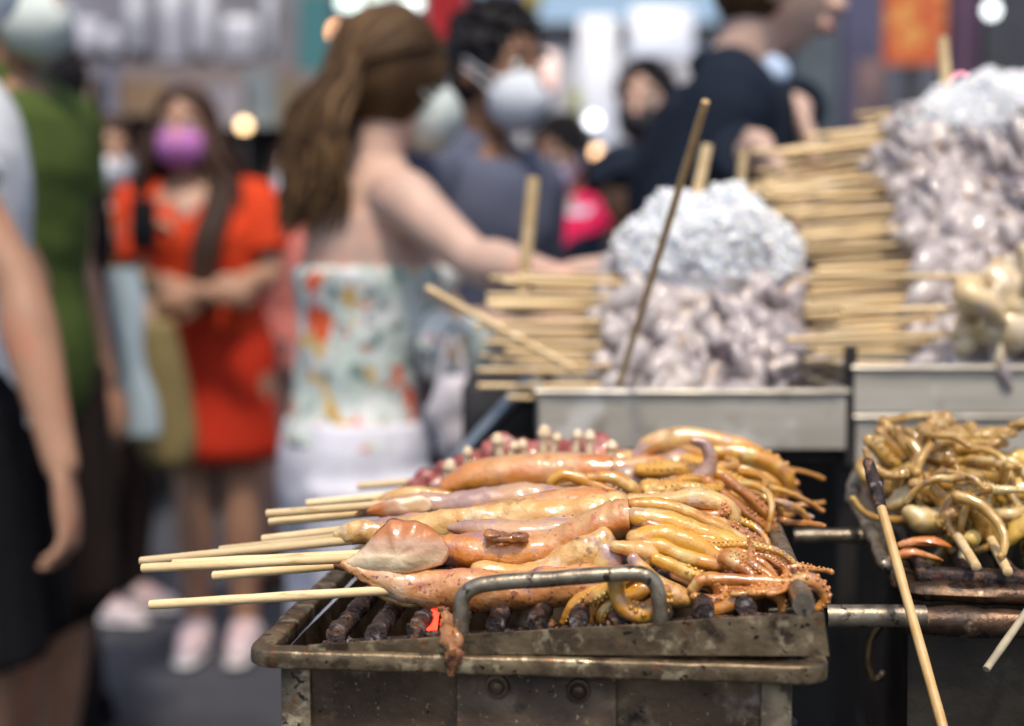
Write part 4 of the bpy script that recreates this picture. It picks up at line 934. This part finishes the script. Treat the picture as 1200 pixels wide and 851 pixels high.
class Person:
    def __init__(s, label, x, y, H, yaw, skin, lean=0.0, side=0.0, fat=1.0, head=(0, 0), arms=None, legs=None, stance=.095, voxel=.007, feet=None, group=None, bust=0.0):
        s.k = k = H / 1.7; s.H = H; s.skin = skin; s.fat = fat; s.vox = voxel; s.bust = bust
        a = R(yaw); s.F = V((math.sin(a), math.cos(a), 0)); s.L = V((-math.cos(a), math.sin(a), 0)); s.o = V((x, y, 0)); s.lean = lean; s.side = side
        s.root = thing('person', label, 'person', (x, y, 0), group)
        s.sh = {q: s.P(0, q * .172, 1.375) for q in (1, -1)}
        arms = arms or {}; s.el = {}; s.wr = {}; s.hd = {}
        for q in (1, -1):
            spec = arms.get(q)
            if spec: s.el[q], s.wr[q] = V(spec[0]), V(spec[1]); s.hd[q] = V(spec[2]).normalized() if len(spec) > 2 else (s.wr[q] - s.el[q]).normalized()
            else: s.el[q] = s.P(-.03, q * .225, 1.10); s.wr[q] = s.P(.03, q * .235, .86); s.hd[q] = (V((0, 0, -1)) + s.F * .25).normalized()
        legs = legs or {}
        s.hip = {q: s.P(0, q * .088, .87) for q in (1, -1)}
        s.kn = {q: s.P(.03 + legs.get(q, 0) * .5, q * stance, .47) for q in (1, -1)}; s.an = {q: s.P(-.01 + legs.get(q, 0), q * (stance + .005), .075) for q in (1, -1)}
        ha, hp = head; fa = R(yaw + ha)
        s.hF = V((math.sin(fa) * math.cos(R(hp)), math.cos(fa) * math.cos(R(hp)), -math.sin(R(hp)))); s.hL = V((-math.cos(fa), math.sin(fa), 0)); s.hZ = s.hF.cross(s.hL)
        s.hc = s.P(.03, 0, 1.585); s.hk = k
        s.body()
    def P(s, f, l, z):
        ln = max(0, z - .92) * s.lean; sdd = max(0, z - .92) * s.side
        return s.o + s.F * ((f + ln) * s.k) + s.L * ((l + sdd) * s.k) + Z * (z * s.k)
    def Hp(s, f, l, z): return s.hc + (s.hF * f + s.hL * l + s.hZ * z) * s.hk
    def torso(s, mb, z0, z1, off=0.0, n=14, flare=0.0, seg=24, wr=0.0):
        rings = []
        for i in range(n):
            z = z0 + (z1 - z0) * i / (n - 1); rx = interp(z, TZ, TX) * s.fat + off; ry = interp(z, TZ, TY) * s.fat + off; c = s.P(0, 0, z)
            fl = 1 + flare * max(0, (z1 - z)) ; ring = []
            for j in range(seg):
                a = 2 * PI * j / seg; cx, cy_ = math.cos(a), math.sin(a); b = s.bust * max(0, cy_) * math.exp(-((z - 1.24) / .07) ** 2) * (1.0 - .5 * (1 - abs(cx) * 1.2) ** 2)
                q = c + (s.L * (cx * rx * fl) + s.F * ((cy_ * ry) * fl + b)) * s.k
                if wr: q += (q - c).normalized() * mnoise.noise(V((q.x * 9, q.y * 9, q.z * 14))) * wr
                ring.append(q)
            rings.append(ring)
        mb.rings(rings)
    def limb(s, mb, pts, rad, seg=14, sub=4, cap='round'): mb.tube(pts, [r * s.k for r in rad], seg, sub, cap)
    def hand(s, mb, q):
        w_, d = s.wr[q], s.hd[q]; k = s.k
        side = d.cross(s.F if abs(d.dot(s.F)) < .8 else Z).normalized(); nrm = side.cross(d).normalized()
        # palm
        for fl in (1,): mb.tube([w_ - d * .01 * k, w_ + d * .03 * k, w_ + d * .075 * k, w_ + d * .092 * k], [.022 * k, .033 * k, .036 * k, .030 * k], 12, 3, 'round', flat=(1, .48), up=nrm)
        curl = -.55
        for i, (off, ln) in enumerate(((-.029, .066), (-.0098, .076), (.0098, .072), (.028, .056))):
            p = w_ + (d * .082 + side * off) * k; dd = (d + side * off * 3).normalized(); pts = [p]
            for j in range(3):
                dd = Matrix.Rotation(curl * (.5 + .3 * j), 3, side) @ dd; pts.append(pts[-1] + dd * ln * k * (.45, .32, .26)[j])
            mb.tube(pts, [.0092 * k, .0086 * k, .008 * k, .0068 * k], 8, 2, 'round')
        p = w_ + (d * .025 - side * .026) * k; dd = (d * .75 - side * .65 - nrm * .2).normalized(); mb.tube([p, p + dd * .035 * k, p + (dd * .6 + d * .5).normalized() * .066 * k], [.0125 * k, .011 * k, .0085 * k], 8, 2, 'round')
    def body(s):
        mb = MB(); s.torso(mb, .79, 1.447)
        hc = s.hc; k = s.k
        s.limb(mb, [s.P(-.012, 0, 1.40), s.P(.0, 0, 1.46), s.Hp(-.018, 0, -.06)], [.062, .053, .054])
        # head
        vs_ = []; fs = []; sg, rg = 28, 20
        for i in range(rg + 1):
            b = -PI / 2 + PI * i / rg
            for j in range(sg):
                a = 2 * PI * j / sg; x, y, z = math.cos(b) * math.cos(a), math.cos(b) * math.sin(a), math.sin(b)
                jaw = max(0, -z); X = x * .076 * (1 - .30 * jaw ** 1.3); Y = y * .094; ZZ = z * .118
                if y > 0: Y = y * .092 * (1 + .02 * jaw) + (.010 * math.exp(-((z + .82) / .16) ** 2) * max(0, 1 - abs(x) * 2.2))   # chin
                if y < 0 and z < -.1: Y *= 1 - .45 * jaw
                if y > 0 and -.02 < z < .25: Y -= .006 * math.exp(-((abs(x) - .42) / .16) ** 2) * math.exp(-((z - .08) / .12) ** 2)  # eye sockets
                vs_.append(s.Hp(Y, X, ZZ))
        fs = [(i * sg + j, i * sg + (j + 1) % sg, (i + 1) * sg + (j + 1) % sg, (i + 1) * sg + j) for i in range(rg) for j in range(sg)]
        mb.add(vs_, fs)
        mb.tube([s.Hp(.088, 0, .022), s.Hp(.100, 0, -.008), s.Hp(.112, 0, -.028), s.Hp(.094, 0, -.036)], [.007 * k, .010 * k, .0145 * k, .010 * k], 10, 3)
        for q in (1, -1):
            mb.ball(s.Hp(.102, q * .012, -.030), .0085 * k, 8, 6)
            mb.ball(s.Hp(-.006, q * .077, -.008), (.020 * k, .008 * k, .032 * k), 10, 8, ax=(s.hF, s.hL, s.hZ))
        mb.ball(s.Hp(.089, 0, -.060), (.024 * k, .012 * k, .0075 * k), 10, 6, ax=(s.hL, s.hF, s.hZ)); mb.ball(s.Hp(.087, 0, -.071), (.020 * k, .012 * k, .008 * k), 10, 6, ax=(s.hL, s.hF, s.hZ))
        for q in (1, -1):
            sh, el, wr = s.sh[q], s.el[q], s.wr[q]
            s.limb(mb, [s.P(0, q * .10, 1.372), sh, sh.lerp(el, .35), sh.lerp(el, .75), el, el.lerp(wr, .28), el.lerp(wr, .7), wr], [.050, .054 * s.fat, .046 * s.fat, .039 * s.fat, .035, .040, .030, .0245])
            s.hand(mb, q)
            s.limb(mb, [s.hip[q], s.hip[q].lerp(s.kn[q], .35), s.hip[q].lerp(s.kn[q], .8), s.kn[q], s.kn[q].lerp(s.an[q], .28), s.kn[q].lerp(s.an[q], .72), s.an[q]], [.092 * s.fat, .086 * s.fat, .062, .056, .058, .042, .037])
            an = s.an[q]; f = s.F; mb.tube([an - f * .045 * k - Z * .03 * k, an + f * .03 * k - Z * .025 * k, an + f * .11 * k - Z * .045 * k, an + f * .17 * k - Z * .052 * k], [.036 * k, .042 * k, .034 * k, .021 * k], 10, 3, 'round')
        mb.build('body', s.skin, s.root, voxel=s.vox, relax=3)
        for q in (1, -1):
            e = MB(); c = s.Hp(.0735, q * .032, .010); e.ball(c, .0125 * k, 12, 8)
            e.t = [1.0 if (v - c).normalized().dot(s.hF) > .86 else 0.0 for v in e.v]; e.build('eye', M_EYE, s.root, smooth='all')
    def brows(s, m):
        for q in (1, -1):
            e = MB(); e.tube([s.Hp(.087, q * .014, .032), s.Hp(.086, q * .034, .038), s.Hp(.072, q * .054, .030)], [.0036 * s.k, .0042 * s.k, .002 * s.k], 6, 3); e.build('eyebrow', m, s.root, smooth='all')
    def lips(s): e = MB(); e.ball(s.Hp(.0945, 0, -.066), (.023 * s.k, .010 * s.k, .0105 * s.k), 12, 8, ax=(s.hL, s.hF, s.hZ)); e.build('lips', M_LIP, s.root, smooth='all')
    def shirt(s, name, m, z0=.84, sleeve=.5, off=.018, sl_r=.066, z1=1.415, wr=.008, straps=False, flare=0.0):
        mb = MB(); s.torso(mb, z0, z1, off, wr=wr, flare=flare)
        if z1 > 1.40: mb.tube([s.P(0, -.135, 1.392), s.P(-.012, 0, 1.425), s.P(0, .135, 1.392)], [.052 * s.k, .066 * s.k, .052 * s.k], 12, 3)
        if sleeve:
            for q in (1, -1):
                sh, el, wr_ = s.sh[q], s.el[q], s.wr[q]; pts = [s.P(0, q * .10, 1.365), sh]; rad = [.066, sl_r]
                if sleeve <= 1: pts += [sh.lerp(el, sleeve * .5), sh.lerp(el, sleeve)]; rad += [sl_r, sl_r]
                else: pts += [sh.lerp(el, .5), el, el.lerp(wr_, (sleeve - 1) * .6), el.lerp(wr_, sleeve - 1)]; rad += [sl_r * .96, sl_r * .86, sl_r * .8, sl_r * .72]
                s.limb(mb, pts, rad, cap='flat')
        return mb.build(name, m, s.root, voxel=.008, relax=4)
    def trousers(s, name, m, to=1.0, r=(.108, .092, .075), z1=.97, off=.014):
        mb = MB(); s.torso(mb, .80, z1, off)
        for q in (1, -1):
            h, kn, an = s.hip[q], s.kn[q], s.an[q]; pts = [h + Z * .03, h.lerp(kn, .5)]; rad = [r[0], r[0] * .96]
            if to <= .5: pts.append(h.lerp(kn, to * 2)); rad.append(r[1] * 1.02)
            else: pts += [kn, kn.lerp(an, to * 2 - 1)]; rad += [r[1], r[2]]
            s.limb(mb, pts, rad, cap='flat')
        return mb.build(name, m, s.root, voxel=.008, relax=4)
    def skirt(s, name, m, z0, z1, rb, rt=None):
        mb = MB(); rings = []
        for i in range(10):
            f = i / 9; z = z1 + (z0 - z1) * f; rx0 = interp(z1, TZ, TX) * s.fat + .016; ry0 = interp(z1, TZ, TY) * s.fat + .016; hx = max(interp(z, TZ, TX), .150 if z < .86 else 0) * s.fat + .016
            rx = max(rx0 + (rb - rx0) * f, hx if z > .70 else 0); ry = max(ry0 + (rb * .8 - ry0) * f, .12); c = s.P(0, 0, z)
            rings.append([c + (s.L * math.cos(a) * rx + s.F * math.sin(a) * ry) * s.k * (1 + .03 * f * math.sin(a * 9)) for a in [2 * PI * j / 40 for j in range(40)]])
        mb.rings(list(reversed(rings))); return mb.build(name, m, s.root, smooth='all')
    def shoes(s, m, sole=None):
        for q in (1, -1):
            an = s.an[q]; f = s.F; k = s.k; mb = MB(); mb.tube([an - f * .055 * k - Z * .026 * k, an + f * .03 * k - Z * .015 * k, an + f * .12 * k - Z * .038 * k, an + f * .19 * k - Z * .046 * k], [.042 * k, .050 * k, .044 * k, .027 * k], 14, 4, 'round')
            o = mb.build('shoe', m, s.root, smooth='all')
            b = MB(); b.tube([an - f * .06 * k - Z * .058 * k, an + f * .08 * k - Z * .058 * k, an + f * .2 * k - Z * .058 * k], [.045 * k, .050 * k, .034 * k], 14, 4, 'round', flat=(1, .32), up=Z); b.build('sole', sole or m, o, smooth='all')
    def mask(s, m, sc_=1.0):
        k = s.k; mb = MB(); rings = []
        mb.ball(s.Hp(.062, 0, -.050), (.066 * k * sc_, .052 * k * sc_, .060 * k * sc_), 24, 18, ax=(s.hL, s.hF, s.hZ))
        c_ = s.Hp(.062, 0, -.050)
        for i_, v_ in enumerate(mb.v):
            d_ = v_ - c_; l_, f_, z_ = d_.dot(s.hL), d_.dot(s.hF), d_.dot(s.hZ)
            if f_ > 0: mb.v[i_] = v_ + s.hF * (.012 * k * (1 - min(1, abs(l_) / (.05 * k))) * (1 - min(1, abs(z_) / (.07 * k))) - abs(l_) * .12)
        o = mb.build('face_mask', m, s.root, smooth='all'); 
        for q in (1, -1):
            for dz in (.012, -.03):
                e = MB(); e.tube([s.Hp(.07, q * .060, -.035 + dz), s.Hp(.03, q * .077, -.01 + dz * .5), s.Hp(-.008, q * .086, .010 + dz * .4)], .0022 * k, 6, 3); e.build('ear_loop', m, o, smooth='all')
        return o
    def hair(s, m, style='short', seed=1, length=.3, n=90, spread=2.05, bulge=1.0, flow=0.0, cap=1.0, thick=1.0, near=None, sweep=0):
        k = s.k; rg = random.Random(seed); mb = MB()
        mb.ball(s.Hp(-.016, 0, .022), (.086 * k * cap, .097 * k * cap, .110 * k * (1 + (cap - 1) * .4)), 24, 16, ax=(s.hL, s.hF, s.hZ), nz=.005 * k, nf=30, seed=seed)
        if style == 'short':
            for i in range(150):
                a = rg.uniform(0, 2 * PI); e = rg.uniform(.05, 1.5); d = V((math.cos(e) * math.cos(a), math.cos(e) * math.sin(a), math.sin(e)))
                if d.y > .75 and d.z < .45: continue
                p = s.Hp(-.016 + d.y * .097, d.x * .086, .022 + d.z * .110); t = s.hF * (d.y * .3 + .5) + s.hL * d.x * .4 + s.hZ * (d.z * .4 - .05); mb.tube([p - t * .008 * k, p + t * .012 * k + (p - s.hc).normalized() * .006, p + t * .03 * k], [.008 * k, .008 * k, .002 * k], 6, 2)
        else:
            for i in range(n):
                u = rg.uniform(-1, 1); a = PI * (.5 + .5 * u) * 1.30 - .15 * PI     # around the back from temple to temple
                al = PI + rg.uniform(-spread, spread if near is None else near)                                   # angle from facing direction
                x, y = math.sin(al), math.cos(al); e = rg.uniform(.15, 1.2)
                cp_ = []
                for (ee, mul) in ((rg.uniform(1.1, 1.5), 1.55), (.85, 1.35), (.45, 1.15)):
                    a2 = PI + (al - PI) * mul; cp_.append(s.Hp(-.016 + math.cos(a2) * .099 * cap * math.cos(ee), math.sin(a2) * .088 * cap * math.cos(ee), .022 + .112 * (1 + (cap - 1) * .4) * math.sin(ee)))
                p1 = s.Hp(-.012 + y * .104 * cap, x * .094 * cap, rg.uniform(-.02, .03)); ln = length * rg.uniform(.75, 1.08)
                pts = cp_ + [p1]; q = p1.copy(); ph = rg.uniform(0, 6)
                out = (s.hF * y + s.hL * x)
                for j in range(6):
                    f = (j + 1) / 6; q = q + V((0, 0, -ln * k / 6)) + out * (.006 * math.sin(f * 7 + ph) + bulge * (.016 * math.sin(f * PI) if f < .7 else -.004) + flow * (1 - abs(f - .5) * 1.2)) * k + s.hL * (.013 * math.sin(f * 6 + ph)) * k + s.hF * (.016 * math.sin(f * 9 + ph * .3 + seed)) * k; pts.append(q)
                r0 = rg.uniform(.007, .014) * k * thick; tv = rg.random(); mb.tube(pts, [r0 * .5, r0 * .8, r0 * .9, r0, r0 * 1.1, r0 * 1.1, r0, r0 * .9, r0 * .7, r0 * .25], 7, 3, 'round', t0=tv, t1=tv)
        for i in range(sweep):
            e0 = rg.uniform(.35, 1.45); a0 = rg.uniform(1.5, 2.35); tv = rg.random(); pts = []
            for j in range(7):
                f = j / 6; a2 = PI + a0 + (.62 - a0) * f ** .9; ee = e0 * (1 - f) ** .8 - .12 * f
                pts.append(s.Hp(-.016 + math.cos(a2) * .1 * cap * math.cos(ee), math.sin(a2) * .089 * cap * math.cos(ee), .022 + .113 * (1 + (cap - 1) * .4) * math.sin(ee)))
            for j in range(3): pts.append(pts[-1] + V((0, 0, -.04 * k)) - s.hF * .004 + s.hL * .004 * math.sin(j * 2 + a0 * 9))
            r0 = rg.uniform(.004, .007) * k; mb.tube(pts, [r0 * .5] + [r0] * 7 + [r0 * .8, r0 * .3], 7, 3, 'round', t0=tv, t1=tv)
        return mb.build('hair', m, s.root, smooth='all')

M_wt = cloth('white_cotton', (.86, .89, .92)); M_gr = cloth('olive_green_cotton', (.085, .125, .032)); M_bkc = cloth('black_cloth', (.009, .009, .011)); M_navy = cloth('navy_black_cloth', (.012, .019, .034))
M_slate = cloth('slate_blue_cotton', (.115, .13, .195)); M_red = cloth('orange_red_cloth', (.68, .062, .018)); M_redk = cloth('red_skirt_cloth', (.54, .036, .015)); M_wsh = cloth('white_denim', (.70, .71, .81)); M_den = cloth('pale_blue_denim', (.38, .48, .58)); M_pk = cloth('coral_pink_cloth', (.62, .20, .17)); M_kh = cloth('khaki_canvas', (.24, .19, .085)); M_mauve = cloth('mauve_brown_cloth', (.16, .11, .11)); M_magenta = cloth('magenta_red_cloth', (.66, .02, .10), patches=[((.45, .52, .66), 7, .54, .57)]); M_brn = cloth('dark_brown_cloth', (.030, .021, .019)); M_mst = cloth('mustard_brown_cloth', (.42, .20, .05))
M_mw = mat('white_mask', (.66, .72, .80), (.60, .66, .74), 30, .7, bump=.001, bscale=80); M_mp = mat('violet_pink_mask', (.52, .19, .50), (.46, .16, .44), 30, .7); M_mb = mat('black_mask', (.02, .02, .024), rough=.7); M_mg = mat('pale_green_white_mask', (.60, .68, .66), (.54, .61, .58), 20, .7)
M_str = mat('striped_knit', (.55, .60, .66), rough=.8, stripes=((.05, .06, .09), .030, 2))
M_flor = mat('floral_print', (.58, .67, .62), (.50, .60, .57), 12, .7, sheen=.1, bump=.003, bscale=30, patches=[((.68, .72, .72), 14, .48, .56), ((.14, .22, .20), 30, .56, .62), ((.66, .38, .04), 17, .575, .61), ((.74, .10, .02), 15, .59, .62), ((.52, .07, .10), 19, .62, .65)])
M_shoe = mat('pink_white_shoe', (.62, .56, .60), (.52, .34, .36), 14, .6); M_sole = mat('white_sole', (.66, .66, .68), rough=.6)

def X(px, Y): return (px - 600) / FPX * Y
# 1 person in white T-shirt, arm hanging
p = Person('person in a white T shirt and black shorts cut by the photo edge, arm hanging', X(-40, 2.40), 2.40, 1.82, 84, SK_M, voxel=.006, lean=-.09,
           arms={-1: (at(22, 335, 2.14), at(72, 545, 2.08), (.12, -.05, -1))})
p.shirt('t_shirt', M_wt, z0=.86, sleeve=.55, off=.016, sl_r=.066); p.trousers('shorts', M_bkc, to=.46, r=(.108, .108, .095)); p.shoes(M_bkc); p.hair(H_BK); p.mask(M_mw); p.brows(H_BK)
# 2 green shirt
p = Person('tall person in an olive green shirt with a pale mask', X(14, 2.92), 2.92, 1.845, 112, SK_M, voxel=.007, head=(12, 0),
           arms={-1: (at(34, 330, 2.72), at(20, 480, 2.66), (.1, -.2, -1))})
p.shirt('shirt', M_gr, z0=.80, sleeve=.5, off=.022, sl_r=.068); p.trousers('shorts', M_brn, to=.52, r=(.118, .112, .1)); p.mask(M_mg, 1.12); p.hair(H_BK, 'short', 2); p.shoes(M_bkc); p.brows(H_BK)
# dark haired person behind
p = Person('dark haired person in black mostly hidden behind the olive green shirt', X(66, 3.5), 3.5, 1.72, 262, SK_M, voxel=.009); p.shirt('jacket', M_bkc, sleeve=1.8); p.trousers('trousers', M_brn); p.hair(H_BK, 'short', 3); p.shoes(M_bkc)
# 3 striped sleeve
p = Person('person with a pale mask, dark striped sleeve and mustard vest holding a phone', X(122, 4.75), 4.75, 1.66, 110, SK_M, voxel=.008, head=(40, 5),
           arms={-1: (at(126, 290, 4.45), at(160, 266, 4.20), (1, -.2, .1)), 1: (at(140, 290, 4.75), at(168, 272, 4.4), (.5, -.5, .2))})
p.shirt('striped_top', M_str, z0=1.0, sleeve=.98, off=.016, sl_r=.066); p.trousers('trousers', M_brn); p.mask(M_mw, .95); p.hair(H_DB, 'long', 4, .22, 50); p.shoes(M_shoe, M_sole); p.brows(H_DB)
v_ = MB(); p.torso(v_, 1.06, 1.40, .026, wr=.004); v_.build('vest', M_mst, p.root, voxel=.009)
ph = MB(); ph.box(at(168, 264, 4.08), (.085, .012, .15), V((.95, -.3, 0)), V((.3, .95, 0)), Z, .004); tag(ph.build('phone', M_bkc), 'dark phone held up beside the striped sleeve', 'phone')
bg_ = thing('tote_bag', 'khaki canvas tote bag hanging beside the orange red skirt', 'bag', at(188, 550, 4.0)); b = MB(); rings = []
A = at(186, 462, 4.0)
for i in range(12):
    f = i / 11; w_ = .050 + .040 * math.sin(PI * min(1, f * .55 + .12)); xo = .05 * f
    if f > .85: w_ *= 1 - (f - .85) * 2.2
    rings.append([V((A.x - .02 + xo + math.cos(a) * w_, A.y + math.sin(a) * .05, A.z + .21 - .42 * f)) for a in [2 * PI * j / 24 for j in range(24)]])
b.rings(rings); b.build('bag_body', M_kh, bg_, smooth='all')
b = MB(); b.tube([V((A.x - .05, A.y, A.z + .19)), V((A.x - .03, A.y - .02, A.z + .34)), V((A.x + .01, A.y, A.z + .19))], .009, 8, 5); b.build('handle', M_kh, bg_, smooth='all')
# 4 orange dress
p = Person('woman in an orange red dress with long dark hair and a violet mask', X(254, 4.30), 4.30, 1.70, 178, SK_M, voxel=.007, head=(4, 3), bust=.03, stance=.07, fat=1.0, side=-.12,
           arms={1: (at(318, 322, 4.26), at(240, 350, 4.06), (-1, -.1, -.1)), -1: (at(172, 332, 4.24), at(240, 344, 4.04), (1, -.1, -.05))})
SK_FACE = SK_M
p.shirt('dress_top', M_red, z0=.98, sleeve=.72, off=.018, sl_r=.076, z1=1.36); p.skirt('dress_skirt', M_redk, .60, 1.02, .185); p.mask(M_mp, 1.08); p.brows(H_DB); p.shoes(M_shoe, M_sole)
p.hair(H_DB, 'long', 5, .34, 70)
st = MB(); rg = random.Random(4)
for i in range(26):
    o = rg.uniform(-.035, .035); a = p.Hp(-.02, .085 + o * .3, .01); c1 = p.P(.09, .09 + o, 1.40); c2 = p.P(.165, .045 + o, 1.26); c3 = p.P(.165, .005 + o, 1.10); st.tube([a, c1, c2, c3, c3 - Z * .05], [.008, .012, .013, .011, .003], 7, 4)
st.build('hair_strands', H_DB, p.root, smooth='all')
nk = MB(); nk.ball(p.P(.095, -.015, 1.33), (.055, .035, .075), 14, 10, ax=(p.L, p.F, Z)); nk.build('neckline_skin', SK_L, p.root, smooth='all')
# pale blue denim shirt / towel bag next to it
b = MB(); A = at(143, 412, 3.75); rings = []
for i in range(12):
    f = i / 11; rings.append([V((A.x - .01 + .05 * f + math.cos(a) * (.052 + .012 * math.sin(f * 9)), A.y + math.sin(a) * .025, A.z + .22 - .44 * f)) for a in [2 * PI * j / 20 for j in range(20)]])
b.rings(rings); tag(b.build('denim_jacket', mat('pale_blue_cloth', (.42, .54, .62), (.34, .44, .52), 10, .8, bump=.004, bscale=30, patches=[((.55, .10, .08), 14, .70, .74)])), 'pale blue jacket with a red mark hanging folded beside the khaki tote bag', 'jacket')
# 5
p = Person('person in a coral pink top with a pale mask behind the orange red sleeve', X(352, 5.2), 5.2, 1.62, 190, SK_L, voxel=.009); p.shirt('top', M_pk, sleeve=.6); p.trousers('trousers', M_mauve, to=.95); p.mask(M_mw, 1.05); p.hair(H_DB, 'long', 6, .2, 50); p.shoes(M_brn); p.brows(H_DB)
# 6 woman reaching
p6 = p = Person('woman with long wavy brown hair in a floral strapless top reaching for the skewers', X(412, 2.36), 2.36, 1.60, 66, SK_F, voxel=.006, lean=.085, head=(0, 4), bust=.045, fat=.96,
           arms={-1: (at(556, 305, 2.12), at(655, 328, 1.98), (1, -.30, .02)), 1: (at(540, 385, 2.42), at(610, 392, 2.30), (1, -.35, .0))})
p.shirt('floral_top', M_flor, z0=.955, sleeve=0, off=.016, z1=1.265, wr=.013, flare=.06); p.trousers('white_shorts', M_wsh, to=.30, r=(.118, .118, .1), z1=1.0, off=.022); p.mask(M_mg, 1.12); p.shoes(M_shoe, M_sole); p.brows(H_BR)
p.hair(H_BR, 'long', 7, .25, 420, spread=1.3, bulge=.5, flow=.010, cap=1.10, thick=.52, near=.80, sweep=110)
sl = MB(); c = at(527, 405, 2.26); sl.ball(c, (.060, .045, .055), 20, 14, nz=.02, nf=22); sl.build('floral_sleeve', M_flor, p.root, smooth='all')
b = MB(); c = at(530, 490, 2.05); b.ball(c, (.036, .03, .062), 18, 14, nz=.014, nf=24); b.tube([c + V((-.02, 0, .05)), c + V((0, 0, .12)), c + V((.02, 0, .05))], .005, 7, 4); tag(b.build('plastic_bag', mat('white_plastic_bag', (.55, .52, .56), (.48, .46, .50), 14, .35, bump=.004, bscale=30)), 'white plastic bag hanging below the floral sleeve', 'bag')
# 7 man with mask
p = Person('man in a slate blue T shirt with short black hair and a white mask', X(548, 2.74), 2.74, 1.665, 126, SK_D, voxel=.007, head=(2, 6), lean=.06)
p.shirt('t_shirt', M_slate, sleeve=.7, off=.022, sl_r=.075); p.trousers('trousers', M_bkc); p.mask(M_mw, 1.06); p.hair(H_BK, 'short', 8); p.shoes(M_bkc); p.brows(H_BK)
# 10 man in dark shirt
p = Person('man in a black collared shirt seen in profile leaning over the octopus stack', X(790, 2.62), 2.62, 1.815, 98, SK_F, voxel=.006, lean=.20, head=(-4, 4), fat=1.08,
           arms={-1: (at(790, 285, 2.40), at(888, 172, 2.12), (.5, -.4, -.75)), 1: (at(905, 135, 2.72), at(935, 128, 2.50), (.25, -.3, -1))})
p.shirt('collared_shirt', M_navy, z0=.84, sleeve=1.93, off=.024, sl_r=.076); p.trousers('trousers', M_bkc); p.hair(H_BR, 'short', 9); p.lips(); p.brows(H_BR); p.shoes(M_bkc)
cl = MB(); cl.tube([p.P(.07, .0, 1.40), p.P(.03, .068, 1.435), p.P(-.055, .05, 1.455), p.P(-.07, 0, 1.462), p.P(-.055, -.05, 1.455), p.P(.03, -.068, 1.435), p.P(.07, 0, 1.40)], .015, 8, 4, flat=(1, 1.6)); cl.build('collar', M_navy, p.root, smooth='all')
ms = MB(); ms.ball(at(906, 84, 2.52), (.026, .02, .026), 14, 10, nz=.008, nf=30); ms.build('lowered_mask', mat('pale_blue_mask', (.45, .58, .78), rough=.7), p.root, smooth='all')
# 9
p = Person('person with a black mask and dark cap behind the black collared shirt', X(757, 4.5), 4.5, 1.80, 200, SK_L, voxel=.009); p.shirt('jacket', M_bkc, sleeve=1.8); p.trousers('trousers', M_bkc); p.mask(M_mb); p.hair(H_BK, 'short', 10); p.shoes(M_bkc); p.brows(H_BK)
# 8
p = Person('child in a navy cap and navy jacket behind the white ice', X(735, 4.0), 4.0, 1.50, 215, SK_D, voxel=.008); p.shirt('jacket', M_navy, sleeve=1.8, off=.02); p.trousers('trousers', M_navy); p.shoes(M_shoe); p.hair(H_BK, 'short', 11); p.brows(H_BK)
cp = MB(); cp.ball(p.Hp(-.01, 0, .05), (.092, .104, .085), 20, 12, ax=(p.hL, p.hF, p.hZ)); cp.tube([p.Hp(.06, 0, .055), p.Hp(.12, 0, .045), p.Hp(.15, 0, .035)], [.07, .06, .035], 14, 3, flat=(1, .15), up=Z); cp.build('cap', M_navy, p.root, smooth='all')
# 12
p = Person('dark haired person in a patchy magenta red jacket looking down beside the slate T shirt', X(664, 4.4), 4.4, 1.62, 215, SK_M, voxel=.009, head=(0, 12)); p.shirt('jacket', M_magenta, sleeve=1.7, off=.024); p.trousers('trousers', M_navy); p.hair(H_BK, 'short', 12); p.shoes(M_bkc); p.mask(mat('lilac_mask', (.38, .36, .55), rough=.7), .9); p.brows(H_BK)
# crowd farther away
crowd = ((278, 6.9, 1.64, 180, M_brn, 'far person in dark brown between the orange sleeve and the warm lamp', H_DB), (165, 7.3, 1.62, 170, M_mst, 'far person in mustard behind the violet mask', H_BK), (122, 6.4, 1.66, 190, M_bkc, 'far person in black behind the striped sleeve', H_BK),
         (345, 7.2, 1.66, 175, M_brn, 'far person in brown beside the long brown hair', H_DB), (245, 8.2, 1.7, 185, M_mauve, 'far person in mauve under the dark awning', H_BK), (30, 6.8, 1.7, 180, M_bkc, 'far person in black behind the white T shirt', H_BK),
         (752, 8.5, 1.66, 180, M_slate, 'far person in slate blue behind the black masked face', H_BK), (955, 6.2, 1.66, 180, M_navy, 'far person in navy in front of the slate building', H_BK), (1145, 5.6, 1.74, 190, M_mauve, 'far person in mauve beside the orange poster', H_BK))
for px, Y, H, yw, m_, lab, hm in crowd:
    p = Person(lab, X(px, Y), Y, H, yw, SK_M if px % 2 else SK_L, voxel=.013); p.shirt('top', m_, sleeve=.9); p.trousers('trousers', M_brn if px % 3 else M_navy); p.hair(hm, 'short', px); p.mask(M_mw if px % 2 else M_mb); p.shoes(M_bkc)
